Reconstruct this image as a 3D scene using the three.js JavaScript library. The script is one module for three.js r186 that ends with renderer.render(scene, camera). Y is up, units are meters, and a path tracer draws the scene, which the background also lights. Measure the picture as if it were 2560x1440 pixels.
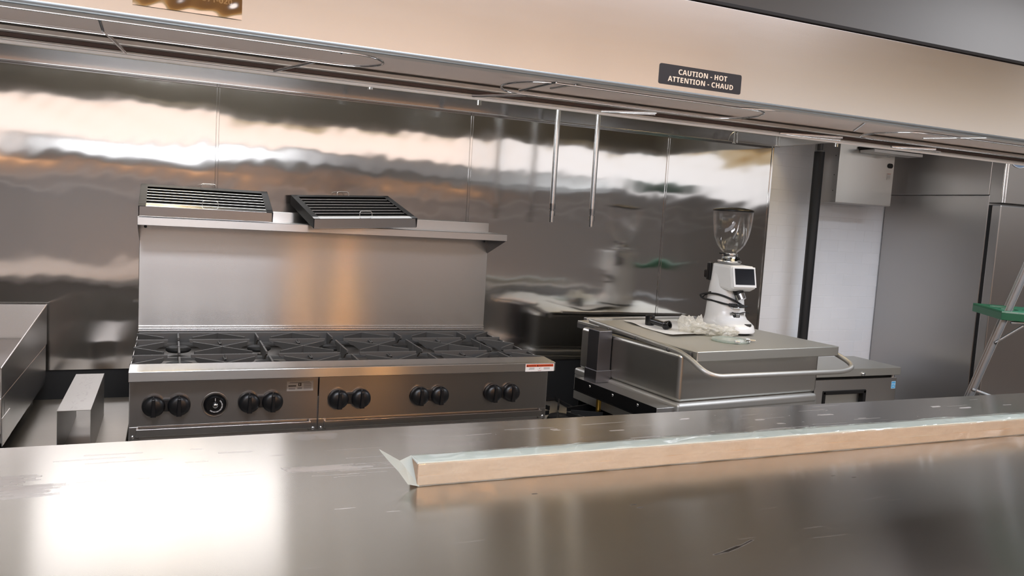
import * as THREE from 'three';
import { RoundedBoxGeometry } from 'three/addons/geometries/RoundedBoxGeometry.js';
import { mergeGeometries, toCreasedNormals } from 'three/addons/utils/BufferGeometryUtils.js';
import { RectAreaLightUniformsLib } from 'three/addons/lights/RectAreaLightUniformsLib.js';
import { FontLoader } from 'three/addons/loaders/FontLoader.js';
import { TextGeometry } from 'three/addons/geometries/TextGeometry.js';

// ---------------------------------------------------------------- camera, light, exposure
const scene = new THREE.Scene();
scene.background = new THREE.Color(0x050505);
const camera = new THREE.PerspectiveCamera(2 * Math.atan(720 / 1974.4857) * 180 / Math.PI, 16 / 9, 0.05, 60);
camera.position.set(0.1135, 1.49, 3.6686);
camera.rotation.set(-0.0917, -0.4117, 0.059, 'YXZ');
scene.add(camera);
const renderer = new THREE.WebGLRenderer({ antialias: true });
renderer.toneMapping = THREE.LinearToneMapping;
renderer.toneMappingExposure = 1.0;
renderer.shadowMap.enabled = true;
renderer.shadowMap.type = THREE.PCFSoftShadowMap;
RectAreaLightUniformsLib.init();

const LAMPS = {
  // ceiling panels: [x, z, width along x, depth along z, colour, radiance, glow]
  panels: [
    { x: 0.14, z: 2.86, w: 1.62, d: 0.6, c: 0xf0f4ff, L: 21, label: 'large white ceiling light panel directly above the pass counter' },
    { x: 0.4, z: 4.15, w: 5.6, d: 1.3, c: 0xf2f4ff, L: 1.2, label: 'very long dim ceiling light panel just behind the guest side of the counter' },
    { x: 3.75, z: 1.95, w: 1.2, d: 0.6, c: 0xeef4ff, L: 20, label: 'white ceiling light panel over the aisle in front of the tall refrigerator' },
    { x: 6.2, z: 4.6, w: 1.2, d: 0.6, c: 0xf4f7ff, L: 10, label: 'warm ceiling light panel on the right of the dining side' },
    { x: -1.3, z: 4.9, w: 1.2, d: 0.6, c: 0xf4f7ff, L: 10, label: 'warm ceiling light panel on the left of the dining side' },
  ],
  band: [
    { x0: -2.9, x1: 4.1, c: 0xffece2, L: 0.9, cove: 0xfff3d6, strip: true, label: 'long warm white backlit panel on the dining wall, left part' },
    { x0: 4.14, x1: 9.9, c: 0xf4f4f8, L: 0.8, cove: 0xfff3d6, label: 'long cool white backlit panel on the dining wall, right part' },
  ],
  cove: 5.5,
};

// ---------------------------------------------------------------- random, noise, textures
let seed = 7;
const rnd = () => { seed = (seed * 1664525 + 1013904223) % 4294967296; return seed / 4294967296; };
const reseed = (n) => { seed = n; };
function waves(n, seedNo, lo, hi) {             // a smooth sum of sines over (x, y)
  reseed(seedNo);
  const k = [];
  for (let i = 0; i < n; i++) { const f = lo * Math.pow(hi / lo, i / Math.max(1, n - 1)), a = rnd() * Math.PI; k.push([Math.cos(a) * f, Math.sin(a) * f, rnd() * 6.283, 1 / f]); }
  return (x, y) => { let s = 0; for (const [a, b, p, w] of k) s += w * Math.sin(a * x + b * y + p); return s; };
}
function grid2(size, seedNo) {                   // tileable lattice noise
  reseed(seedNo);
  const g = new Float32Array(size * size).map(() => rnd());
  return (x, y) => {
    const xi = Math.floor(x), yi = Math.floor(y), fx = x - xi, fy = y - yi, m = (a) => ((a % size) + size) % size;
    const s = (t) => t * t * (3 - 2 * t), a = g[m(yi) * size + m(xi)], b = g[m(yi) * size + m(xi + 1)], c = g[m(yi + 1) * size + m(xi)], d = g[m(yi + 1) * size + m(xi + 1)];
    return (a + (b - a) * s(fx)) * (1 - s(fy)) + (c + (d - c) * s(fx)) * s(fy);
  };
}
function dataTex(w, h, fn, srgb = false, repeat = 1) {
  const d = new Uint8Array(w * h * 4);
  for (let y = 0; y < h; y++) for (let x = 0; x < w; x++) { const c = fn(x, y); for (let k = 0; k < 3; k++) d[(y * w + x) * 4 + k] = Math.max(0, Math.min(255, 255 * (c.length ? c[k] : c))); d[(y * w + x) * 4 + 3] = 255; }
  const t = new THREE.DataTexture(d, w, h, THREE.RGBAFormat);
  t.wrapS = t.wrapT = THREE.RepeatWrapping; t.magFilter = THREE.LinearFilter; t.minFilter = THREE.LinearMipmapLinearFilter; t.generateMipmaps = true;
  if (srgb) t.colorSpace = THREE.SRGBColorSpace;
  t.repeat.set(repeat, repeat); t.needsUpdate = true;
  return t;
}
// brushed grain along u: long streaks; roughness 0.8 .. 1 of the material's own
const nA = grid2(256, 11), nB = grid2(64, 12);
const brushed = dataTex(512, 512, (x, y) => { const s = 0.55 * nA(x / 64, y / 2) + 0.45 * nB(x / 128, y / 8); const r = 0.93 + 0.07 * s; return [r, r, r]; }, false, 2);
const brushedV = brushed.clone(); brushedV.rotation = Math.PI / 2; brushedV.needsUpdate = true;
const grainTex = (base, amp, sx, sy, no, srgb = true, rep = 1) => { const n1 = grid2(64, no), n2 = grid2(128, no + 1); return dataTex(256, 256, (x, y) => { const s = (n1(x / 256 * 64 / sx, y / 256 * 64 / sy) + n2(x / 2, y / 2)) / 2 - 0.5; return base.map((b) => b + amp * s); }, srgb, rep); };
function canvasTex(w, h, draw) {
  const c = document.createElement('canvas'); c.width = w; c.height = h;
  const g = c.getContext('2d'); draw(g, w, h);
  const t = new THREE.CanvasTexture(c); t.colorSpace = THREE.SRGBColorSpace; t.anisotropy = 8;
  return t;
}

// ---------------------------------------------------------------- materials
const P = (o) => new THREE.MeshPhysicalMaterial(o);
const metal = (color, roughness, aniso = 0, along = 'u', extra = {}) => P({ color, metalness: 1, roughness, anisotropy: aniso, anisotropyRotation: along === 'u' ? Math.PI / 2 : 0, roughnessMap: aniso ? (along === 'u' ? brushed : brushedV) : null, ...extra });
const M = {
  steel: metal(0xc9c8c6, 0.25, 0.97, 'u'),            // grain along u, lights smear across it
  steelPanel: metal(0xb9b5b2, 0.2, 0.9, 'u'),
  steelDull: metal(0xb8b6b4, 0.42, 0.6, 'u'),
  steelWall: metal(0xc8c6c4, 0.105, 0.92, 'v'),
  plenum: metal(0xb4b3b3, 0.14, 0.3, 'u'),         // grain upright
  steelTall: metal(0xbcbab8, 0.36, 0.8, 'v'),
  steelPan: metal(0xc8c7c0, 0.5, 0.35, 'u'),
  steelSoft: metal(0xc9c8c4, 0.56, 0.3, 'u'),
  galv: metal(0xbfc4c2, 0.38),
  chrome: metal(0xe2e4e6, 0.07),
  chromeSoft: metal(0xd5d6d6, 0.2),
  mirror: metal(0xc2c4c6, 0.1),
  filterFrame: P({ color: 0x131417, metalness: 0.35, roughness: 0.5, specularIntensity: 0.5 }),
  baffle: P({ color: 0x0a0a0b, roughness: 0.7, specularIntensity: 0.3 }),
  darkMirror: metal(0x6c6f72, 0.16),
  foil: metal(0xb5a99d, 0.06),
  alu: metal(0xb2b4b5, 0.5),
  brass: metal(0xc09a4a, 0.3),
  iron: P({ color: 0x5e5e5e, metalness: 0.5, roughness: 0.5 }),
  ironBlack: P({ color: 0x17181a, metalness: 0.3, roughness: 0.6 }),
  black: P({ color: 0x0b0b0c, roughness: 0.55 }),
  blackGloss: P({ color: 0x0d0e10, roughness: 0.28 }),
  knob: P({ color: 0x141517, roughness: 0.36 }),
  rubber: P({ color: 0x111215, roughness: 0.5 }),
  darkWall: P({ color: 0x1b1b1c, roughness: 0.85 }),
  white: P({ color: 0xe9eaea, roughness: 0.32, clearcoat: 0.4, clearcoatRoughness: 0.15 }),
  whiteGrey: P({ color: 0xc9cacb, roughness: 0.45 }),
  paper: P({ color: 0xe8e8e6, roughness: 0.8, side: THREE.DoubleSide }),
  glass: P({ color: 0xffffff, roughness: 0.03, transmission: 1, thickness: 0, ior: 1.45, side: THREE.DoubleSide }),
  film: P({ color: 0xe9f1ec, roughness: 0.16, transmission: 0.75, thickness: 0, ior: 1.4, side: THREE.DoubleSide, specularIntensity: 1 }),
  wrap: P({ color: 0xfaf9f4, roughness: 0.14, transmission: 0.6, thickness: 0, ior: 1.4, side: THREE.DoubleSide }),
  grout: P({ color: 0xdfe0e2, roughness: 0.9 }),
  greenTray: P({ color: 0x1f6a4a, roughness: 0.5 }),
  screen: P({ color: 0x15181f, roughness: 0.14 }),
  ceiling: P({ color: 0xc4c2c0, roughness: 0.95 }),
  floor: P({ color: 0xffffff, roughness: 0.6, map: grainTex([0.62, 0.60, 0.58], 0.12, 1, 1, 31) }),
  cream: P({ color: 0xe0ddd8, roughness: 0.9 }),
  wood: P({ color: 0xb4b2b0, roughness: 0.7 }),
  greyPaint: P({ color: 0x64605c, metalness: 0.0, roughness: 0.7 }),
  plaster: P({ color: 0xb9b7b5, roughness: 0.9 }),
};
const tileTones = [0xe4e5e8, 0xe3e4e7, 0xe5e6e9].map((c) => P({ color: c, roughness: 0.34 }));

// ---------------------------------------------------------------- geometry helpers
function planarUV(g) {                            // metres; u runs along the level direction
  if (g.index) g = g.toNonIndexed();
  if (!g.attributes.normal) g.computeVertexNormals();
  const p = g.attributes.position, n = g.attributes.normal, uv = new Float32Array(p.count * 2);
  for (let i = 0; i < p.count; i += 3) {
    let ax = 0, ay = 0, az = 0;
    for (let k = 0; k < 3; k++) { ax += n.getX(i + k); ay += n.getY(i + k); az += n.getZ(i + k); }
    ax = Math.abs(ax); ay = Math.abs(ay); az = Math.abs(az);
    for (let k = 0; k < 3; k++) {
      const j = i + k, x = p.getX(j), y = p.getY(j), z = p.getZ(j);
      if (ax > ay && ax > az) { uv[2 * j] = z; uv[2 * j + 1] = y; } else if (ay >= az) { uv[2 * j] = x; uv[2 * j + 1] = z; } else { uv[2 * j] = x; uv[2 * j + 1] = y; }
    }
  }
  g.setAttribute('uv', new THREE.BufferAttribute(uv, 2));
  return g;
}
const keep = (g) => { if (g.index) g = g.toNonIndexed(); for (const k of Object.keys(g.attributes)) if (!['position', 'normal', 'uv'].includes(k)) g.deleteAttribute(k); return g; };
// box from corner to corner
function bx(x0, x1, y0, y1, z0, z1, r = 0.002) {
  const w = Math.abs(x1 - x0), h = Math.abs(y1 - y0), d = Math.abs(z1 - z0), rr = Math.min(r, w * 0.49, h * 0.49, d * 0.49);
  const g = rr > 0 ? new RoundedBoxGeometry(w, h, d, 2, rr) : new THREE.BoxGeometry(w, h, d);
  g.translate((x0 + x1) / 2, (y0 + y1) / 2, (z0 + z1) / 2);
  return keep(planarUV(g));
}
function cyl(a, b, r0, r1 = r0, seg = 20, open = false) {
  const A = new THREE.Vector3(...a), B = new THREE.Vector3(...b), d = B.clone().sub(A);
  const g = new THREE.CylinderGeometry(r1, r0, d.length(), seg, 1, open);
  g.applyQuaternion(new THREE.Quaternion().setFromUnitVectors(new THREE.Vector3(0, 1, 0), d.clone().normalize()));
  g.translate(...A.add(B).multiplyScalar(0.5).toArray());
  return keep(g);
}
function rounded(points, rad, closed = false) {    // polyline with rounded corners, as points
  const V = points.map((p) => new THREE.Vector3(...p)), out = [], n = V.length;
  for (let i = 0; i < n; i++) {
    if (!closed && (i === 0 || i === n - 1)) { out.push(V[i]); continue; }
    const a = V[(i + n - 1) % n], b = V[i], c = V[(i + 1) % n], r1 = Math.min(rad, a.distanceTo(b) * 0.49), r2 = Math.min(rad, c.distanceTo(b) * 0.49);
    const s = b.clone().add(a.clone().sub(b).setLength(r1)), e = b.clone().add(c.clone().sub(b).setLength(r2));
    const q = new THREE.QuadraticBezierCurve3(s, b, e);
    for (let k = 0; k <= 6; k++) out.push(q.getPoint(k / 6));
  }
  return out;
}
class Poly extends THREE.Curve {
  constructor(pts, closed) { super(); this.p = closed ? [...pts, pts[0]] : pts; this.l = [0]; for (let i = 1; i < this.p.length; i++) this.l.push(this.l[i - 1] + this.p[i].distanceTo(this.p[i - 1])); }
  getPoint(t, out = new THREE.Vector3()) { const s = t * this.l[this.l.length - 1]; let i = 1; while (i < this.l.length - 1 && this.l[i] < s) i++; return out.copy(this.p[i - 1]).lerp(this.p[i], (s - this.l[i - 1]) / Math.max(1e-9, this.l[i] - this.l[i - 1])); }
}
function tube(points, r, { rad = 0.02, closed = false, seg = 10, step = 0.006 } = {}) {
  const pts = rounded(points, rad, closed), c = new Poly(pts, closed), n = Math.max(8, Math.min(400, Math.round(c.l[c.l.length - 1] / step)));
  const gs = [new THREE.TubeGeometry(c, n, r, seg, closed)];
  const all = gs.map(keep);
  if (!closed) for (const p of [pts[0], pts[pts.length - 1]]) { const s = new THREE.SphereGeometry(r, seg, 6); s.translate(p.x, p.y, p.z); all.push(keep(s)); }
  return mergeGeometries(all);
}
function spline(points, r, seg = 8, n = 80) { return keep(new THREE.TubeGeometry(new THREE.CatmullRomCurve3(points.map((p) => new THREE.Vector3(...p))), n, r, seg)); }
function lathe(pts, seg = 40) { return keep(new THREE.LatheGeometry(pts.map((p) => new THREE.Vector2(...p)), seg)); }
function extrudeXY(pts, depth, { bevel = 0.001, holes = [] } = {}) {   // outline in x, y pushed along z from 0 to depth
  const s = new THREE.Shape(pts.map((p) => new THREE.Vector2(...p)));
  for (const h of holes) s.holes.push(new THREE.Path(h.map((p) => new THREE.Vector2(...p))));
  const g = new THREE.ExtrudeGeometry(s, { depth: depth - 2 * bevel, bevelEnabled: bevel > 0, bevelThickness: bevel, bevelSize: bevel, bevelOffset: -bevel, bevelSegments: 2, curveSegments: 12 });
  g.translate(0, 0, bevel);
  return keep(planarUV(g));
}
const sideProfile = (pts, x0, x1, opt) => {        // outline in (z, y) pushed along x
  const g = extrudeXY(pts.map(([z, y]) => [-z, y]), Math.abs(x1 - x0), opt); g.rotateY(Math.PI / 2); g.translate(Math.min(x0, x1), 0, 0); return keep(planarUV(g));
};
const ring = (n, r, cx = 0, cy = 0, a0 = 0, a1 = Math.PI * 2) => Array.from({ length: n }, (_, i) => { const a = a0 + (a1 - a0) * i / (a1 - a0 > 6.28 ? n : n - 1); return [cx + r * Math.cos(a), cy + r * Math.sin(a)]; });
const move = (g, x, y, z) => { g.translate(x, y, z); return g; };
const turn = (g, axis, a) => { g['rotate' + axis](a); return g; };

// ---------------------------------------------------------------- scene helpers
const used = new Map();
function numbered(name) { const k = used.get(name) ?? 0; used.set(name, k + 1); return k ? `${name}_${String(k).padStart(3, '0')}` : name; }
function tag(o, label, category, group) { Object.assign(o.userData, { label, category }); if (group) o.userData.group = group; return o; }
function mesh(name, geos, mat, parent = scene, label) {
  geos = Array.isArray(geos) ? geos : [geos];
  const m = new THREE.Mesh(geos.length > 1 ? mergeGeometries(geos) : geos[0], mat);
  m.name = parent === scene ? numbered(name) : name; m.castShadow = m.receiveShadow = true;
  if (parent !== scene) { const same = parent.children.filter((c) => c.name.replace(/_\d{3}$/, '') === name).length; if (same) m.name = `${name}_${String(same).padStart(3, '0')}`; }
  if (label) m.userData.label = label;
  parent.add(m);
  return m;
}
function thing(name, label, category, pos = [0, 0, 0], turnY = 0, group) {
  const o = new THREE.Group(); o.name = numbered(name); o.position.set(...pos); o.rotation.y = turnY; scene.add(o);
  return tag(o, label, category, group);
}
function struct(name, geos, mat) { const m = mesh(name, geos, mat); m.userData.kind = 'structure'; return m; }
function place(o, at, turnY = 0) { o.position.set(...at); o.rotation.y = turnY; return o; }

// ================================================================ the room
const CEIL = 2.75, XR = 10;
struct('floor', bx(-3, XR, -0.1, 0, -0.2, 7, 0), M.floor);
const lid_ = struct('ceiling', bx(-3, XR, CEIL, CEIL + 0.1, -0.2, 5.0, 0), M.ceiling);
mesh('tan_ceiling_field', bx(-3, XR, CEIL, CEIL + 0.1, 5.0, 7, 0), P({ color: 0xccab72, roughness: 0.9 }), lid_);
struct('wall_left', bx(-3.1, -3, 0, CEIL, -0.2, 7, 0), P({ color: 0x4b4a4a, roughness: 0.8 }));
struct('wall_right', bx(XR, XR + 0.1, 0, CEIL, -0.2, 7, 0), M.plaster);
const front = struct('wall_front', bx(-3, XR, 1.9, CEIL, 6.9, 7, 0), M.cream);
mesh('wainscot', bx(-3, XR, 0, 1.9, 6.88, 7, 0.003), M.wood, front);
for (const y of [1.47, 1.66]) mesh('chair_rail', bx(-3, XR, y - 0.02, y + 0.02, 6.85, 6.881, 0.004), M.white, front);
const back = struct('wall_back', [bx(-3, 3.33, 0, CEIL, -0.2, -0.006, 0), bx(3.33, XR, 0, CEIL, -0.2, -0.010, 0)], M.darkWall);
// grout bed behind the tiles
mesh('grout', bx(3.318, 4.6, 0.3, 2.3, -0.012, 0.0004, 0), M.grout, back);
// stainless sheets: slightly buckled, joints covered by thin strips
function sheet(x0, x1, y0, y1, no) {
  const big = waves(7, no, 7, 26), fine = waves(9, no + 50, 30, 95), nx = Math.round((x1 - x0) / 0.011), ny = Math.round((y1 - y0) / 0.011);
  const g = new THREE.PlaneGeometry(x1 - x0, y1 - y0, nx, ny); g.translate((x0 + x1) / 2, (y0 + y1) / 2, 0);
  const p = g.attributes.position;
  const f = (x, y) => {
    const e = Math.min(1, Math.min(x - x0, x1 - x) / 0.08) ;
    return Math.max(0, e) * 0.0030 * big(x * 0.8, y * 1.1) + 0.0016 * fine(x, y * 1.2);
  };
  for (let i = 0; i < p.count; i++) p.setZ(i, f(p.getX(i), p.getY(i)));
  g.computeVertexNormals();
  const uv = g.attributes.uv; for (let i = 0; i < p.count; i++) uv.setXY(i, p.getX(i), p.getY(i));
  return keep(g);
}
const seams = [-2.014, -0.86, 0.294, 1.4534, 2.5962, 3.3085];
for (let i = 0; i < 5; i++) {
  mesh('steel_panel', sheet(seams[i] + 0.0015, seams[i + 1] - 0.0015, 0.747, 2.1, 100 + i * 7), M.steelWall, back);
  if (i) mesh('seam_strip', [bx(seams[i] - 0.007, seams[i] - 0.004, 0.747, 1.99, 0, 0.0035, 0.001), bx(seams[i] + 0.004, seams[i] + 0.007, 0.747, 1.99, 0, 0.0035, 0.001), bx(seams[i] - 0.005, seams[i] + 0.005, 0.747, 1.99, 0, 0.002, 0.0005)], M.steelWall, back);
}
mesh('edge_trim', bx(3.306, 3.318, 0.747, 2.0, -0.004, 0.005, 0.001), M.steelWall, back);
// white wall tiles in running bond
{
  const tw = 0.140, th = 0.0695, j = 0.0009, variants = [0, 1, 2].map((k) => { const g = bx(-tw / 2 + j / 2, tw / 2 - j / 2, -th / 2 + j / 2, th / 2 - j / 2, 0, 0.007, 0.0014); turn(g, 'X', (k - 1) * 0.0007); return g; });
  reseed(5);
  const cut = new Map();
  for (let r = 0; r < 22; r++) for (let c = 0; c < 8; c++) {
    const y = 0.585 + r * th, x0 = 3.3195 + c * tw - (r % 2 ? tw / 2 : 0), a = Math.max(x0, 3.3195), b = Math.min(x0 + tw, 4.30);
    if (b - a < 0.02) continue;
    const w = b - a; let g = variants[Math.floor(rnd() * 3)];
    if (w < tw - 0.001) { const k = w.toFixed(3); if (!cut.has(k)) cut.set(k, bx(-w / 2 + j / 2, w / 2 - j / 2, -th / 2 + j / 2, th / 2 - j / 2, 0, 0.007, 0.0014)); g = cut.get(k); }
    const m = mesh('tile', g, tileTones[Math.floor(rnd() * 3)], back); m.position.set((a + b) / 2, y, -0.006 + (rnd() - 0.5) * 0.0006);
  }
}

// ================================================================ ceiling lights and warm pendants
for (const d of LAMPS.panels) {
  const t = thing('ceiling_light', d.label, 'ceiling light', [d.x, CEIL, d.z]);
  mesh('frame', [bx(-d.w / 2 - 0.03, d.w / 2 + 0.03, -0.03, 0, -d.d / 2 - 0.03, -d.d / 2), bx(-d.w / 2 - 0.03, d.w / 2 + 0.03, -0.03, 0, d.d / 2, d.d / 2 + 0.03), bx(-d.w / 2 - 0.03, -d.w / 2, -0.03, 0, -d.d / 2, d.d / 2), bx(d.w / 2, d.w / 2 + 0.03, -0.03, 0, -d.d / 2, d.d / 2)], M.whiteGrey, t);
  mesh('diffuser', bx(-d.w / 2, d.w / 2, -0.02, -0.004, -d.d / 2, d.d / 2, 0), P({ color: 0xffffff, roughness: 0.6, emissive: d.c, emissiveIntensity: 1.0 }), t);
  const l = new THREE.RectAreaLight(d.c, d.L, d.w, d.d); l.position.set(d.x, CEIL - 0.032, d.z); l.rotation.x = -Math.PI / 2; scene.add(l);
}
// backlit panels along the dining wall, each with a warm cove strip on top
for (const d of LAMPS.band) {
  const t = thing('backlit_panel', d.label, 'light panel', [(d.x0 + d.x1) / 2, 2.25, 6.846]), w = (d.x1 - d.x0) / 2;
  mesh('housing', bx(-w, w, -0.32, 0.32, -0.10, 0, 0.004), M.whiteGrey, t);
  mesh('diffuser', bx(-w + 0.02, w - 0.02, -0.30, 0.30, -0.108, -0.10, 0.002), P({ color: 0xffffff, roughness: 0.6, emissive: d.c, emissiveIntensity: 0.6 }), t);
  const l = new THREE.RectAreaLight(d.c, d.L, 2 * w - 0.04, 0.60); l.position.set((d.x0 + d.x1) / 2, 2.25, 6.732); scene.add(l);
  mesh('cove_strip', bx(-w + 0.02, w - 0.02, 0.322, 0.334, -0.09, -0.04, 0.002), P({ color: 0xffffff, roughness: 0.6, emissive: d.cove, emissiveIntensity: 1.5 }), t);
  const u = new THREE.RectAreaLight(d.cove, LAMPS.cove, 2 * w - 0.04, 0.05); u.position.set((d.x0 + d.x1) / 2, 2.59, 6.782); u.rotation.x = Math.PI / 2; scene.add(u);
  if (d.strip) mesh('lower_strip', bx(-w + 0.02, w - 0.02, -0.375, -0.322, -0.095, -0.05, 0.002), P({ color: 0xffffff, roughness: 0.6, emissive: 0xffb060, emissiveIntensity: 2.6 }), t);
}
for (const [x, y, z, I, r, label] of [[1.30, 1.66, 4.5, 4.5, 0.022, 'small warm pendant lamp with a dark shade, left of the two over the dining side'], [1.734, 1.66, 4.5, 7, 0.042, 'larger warm pendant lamp with a dark shade, right of the two over the dining side']]) {
  const t = thing('pendant_lamp', label, 'pendant lamp', [x, y, z]);
  mesh('cord', cyl([0, 0.14, 0], [0, CEIL - y, 0], 0.004), M.black, t);
  mesh('lamp_shade', lathe([[0.012, 0.15], [0.03, 0.14], [r * 3.6, 0.02], [r * 3.9, -r], [r * 3.9 - 0.003, -r], [r * 3.5, 0.02], [0.03, 0.132], [0.012, 0.142]]), M.black, t);
  mesh('bulb', keep(new THREE.SphereGeometry(r, 24, 16)), P({ color: 0xffffff, emissive: 0xffb060, emissiveIntensity: 10 }), t);
  const l = new THREE.PointLight(0xffb468, I, 0, 2); l.position.set(x, y, z); l.castShadow = true; l.shadow.radius = r / 0.02 * 0.9; scene.add(l);
}

// ================================================================ exhaust hood
{
  const x0 = -2.0, x1 = 3.33, zf = 1.18, yb = 1.972, t = thing('exhaust_hood', 'large stainless exhaust hood hanging over the range and the tilting pan', 'hood');
  mesh('front_face', [bx(x0, XR - 0.01, 2.24, CEIL, zf, zf + 0.012, 0), bx(x0, x1, yb, 2.24, zf, zf + 0.012, 0)], M.greyPaint, t);
  mesh('end_panel', bx(x1 - 0.012, x1, yb, CEIL, 0.006, zf), M.steelTall, t);
  mesh('end_panel', bx(x0, x0 + 0.012, yb, CEIL, 0.006, zf), M.steelTall, t);
  mesh('drip_gutter', [bx(x0, x1, yb, yb + 0.006, zf - 0.05, zf), bx(x0, x1, yb, yb + 0.03, zf - 0.052, zf - 0.05, 0.0005)], M.steel, t);
  mesh('rear_plenum', sideProfile([[0.008, yb], [0.026, yb], [0.0305, 2.03], [0.008, 2.03]], x0 + 0.012, x1 - 0.012, { bevel: 0.0008 }), M.plenum, t);
  mesh('plenum_lip', [bx(x0 + 0.012, x1 - 0.012, yb - 0.004, yb, 0.006, 0.05, 0.001)], M.plenum, t);
  mesh('filter_bank', sideProfile([[0.03, 2.03], [0.035, 2.03], [0.62, 2.56], [0.62, 2.57], [0.03, 2.045]], x0 + 0.02, x1 - 0.02, { bevel: 0.0005 }), P({ color: 0xcfc8b8, metalness: 0.6, roughness: 0.5 }), t);
  mesh('inner_lining', bx(x0 + 0.014, x1 - 0.014, yb + 0.035, 2.655, zf - 0.006, zf - 0.001, 0), metal(0xc4c2c0, 0.12), t);
  mesh('hood_top', bx(x0, x1, 2.66, 2.67, 0.006, zf), M.steelDull, t);
  // fire-suppression nozzles and detector brackets
  for (const [x, y, z] of [[1.37, 1.972, 0.3], [0.88, 1.985, 0.3], [3.29, 1.945, 0.5]]) mesh('nozzle', [cyl([x, y, z], [x, y + 0.12, z], 0.008), cyl([x, y - 0.002, z], [x, y + 0.022, z], 0.011, 0.011, 6)], M.chrome, t);
  for (const [x, y, z, r] of [[2.80, 1.928, 0.3, 1], [3.08, 1.940, 0.3, 0]]) {
    mesh('detector_bracket', [bx(x - 0.012, x - 0.004, y, y + 0.07, z - 0.002, z + 0.002, 0.0008), bx(x + 0.008, x + 0.014, y + 0.004, y + 0.07, z - 0.002, z + 0.002, 0.0008), bx(x - 0.02, x + 0.0, y, y + 0.004, z - 0.004, z + 0.004, 0.001), bx(x - 0.012, x + 0.014, y + 0.06, y + 0.066, z - 0.003, z + 0.003, 0.001)], M.chromeSoft, t);
    if (r) mesh('wire_loop', spline([[x + 0.004, y + 0.05, z], [x - 0.012, y + 0.058, z], [x - 0.035, y + 0.04, z], [x - 0.045, y + 0.012, z]], 0.0018), M.chrome, t);
  }
}
// long lights on the inner front wall of the canopy, facing the steel wall: the middle one bright, its neighbours dim
for (const [xa, xb, L, g, label] of [[-0.56, 0.80, 9, 1.5, 'bright middle light fixture on the inner front wall of the hood'], [-1.95, -0.60, 1.3, 0.9, 'dim left light fixture on the inner front wall of the hood'], [0.84, 2.10, 1.1, 0.9, 'dim right light fixture on the inner front wall of the hood']]) {
  const w = (xb - xa) / 2, x = (xa + xb) / 2, t = thing('canopy_light', label, 'hood light', [x, 2.305, 1.170]);
  mesh('housing', bx(-w, w, -0.18, 0.18, -0.03, 0.0, 0.004), M.steelDull, t);
  mesh('lens', bx(-w + 0.02, w - 0.02, -0.16, 0.16, -0.036, -0.028, 0.003), P({ color: 0xffffff, roughness: 0.5, emissive: 0xffffff, emissiveIntensity: g }), t);
  const l = new THREE.RectAreaLight(0xf8faff, L, 2 * w - 0.04, 0.32); l.position.set(x, 2.305, 1.130); scene.add(l);
}
// hood lights inside the canopy
for (const [x, label] of [[0.12, 'square light fixture inside the hood above the range'], [3.0, 'square light fixture inside the hood above the tilting pan']]) {
  const t = thing('hood_light', label, 'hood light', [x, 2.655, 0.86]);
  mesh('frame', bx(-0.2, 0.2, -0.03, 0.005, -0.2, 0.2, 0.004), M.steelDull, t);
  mesh('lens', bx(-0.18, 0.18, -0.036, -0.028, -0.18, 0.18, 0.003), P({ color: 0xffffff, roughness: 0.4, emissive: 0xffe2ae, emissiveIntensity: 1.2 }), t);
  const l = new THREE.RectAreaLight(0xffe2ae, 11, 0.36, 0.36); l.position.set(x, 2.615, 0.86); l.rotation.x = -Math.PI / 2; scene.add(l);
}
// two gas drop pipes in front of the wall
for (const [x, yb, label] of [[1.742, 1.469, 'left chrome drop pipe hanging from the hood before the steel wall'], [1.953, 1.457, 'right chrome drop pipe hanging from the hood before the steel wall']]) {
  const t = thing('drop_pipe', label, 'pipe', [x, yb, 0.35]);
  mesh('tube', cyl([0, 0.075, 0], [0, 0.95, 0], 0.0125), metal(0xe2e4e6, 0.22), t);
  mesh('coupling', [cyl([0, 0.058, 0], [0, 0.085, 0], 0.0145, 0.0145, 6), cyl([0, 0.05, 0], [0, 0.06, 0], 0.010)], M.chrome, t);
  mesh('nozzle_tip', [cyl([0, 0.028, 0], [0, 0.052, 0], 0.0145, 0.0145, 6), cyl([0, 0, 0], [0, 0.03, 0], 0.011)], M.chromeSoft, t);
}

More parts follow.
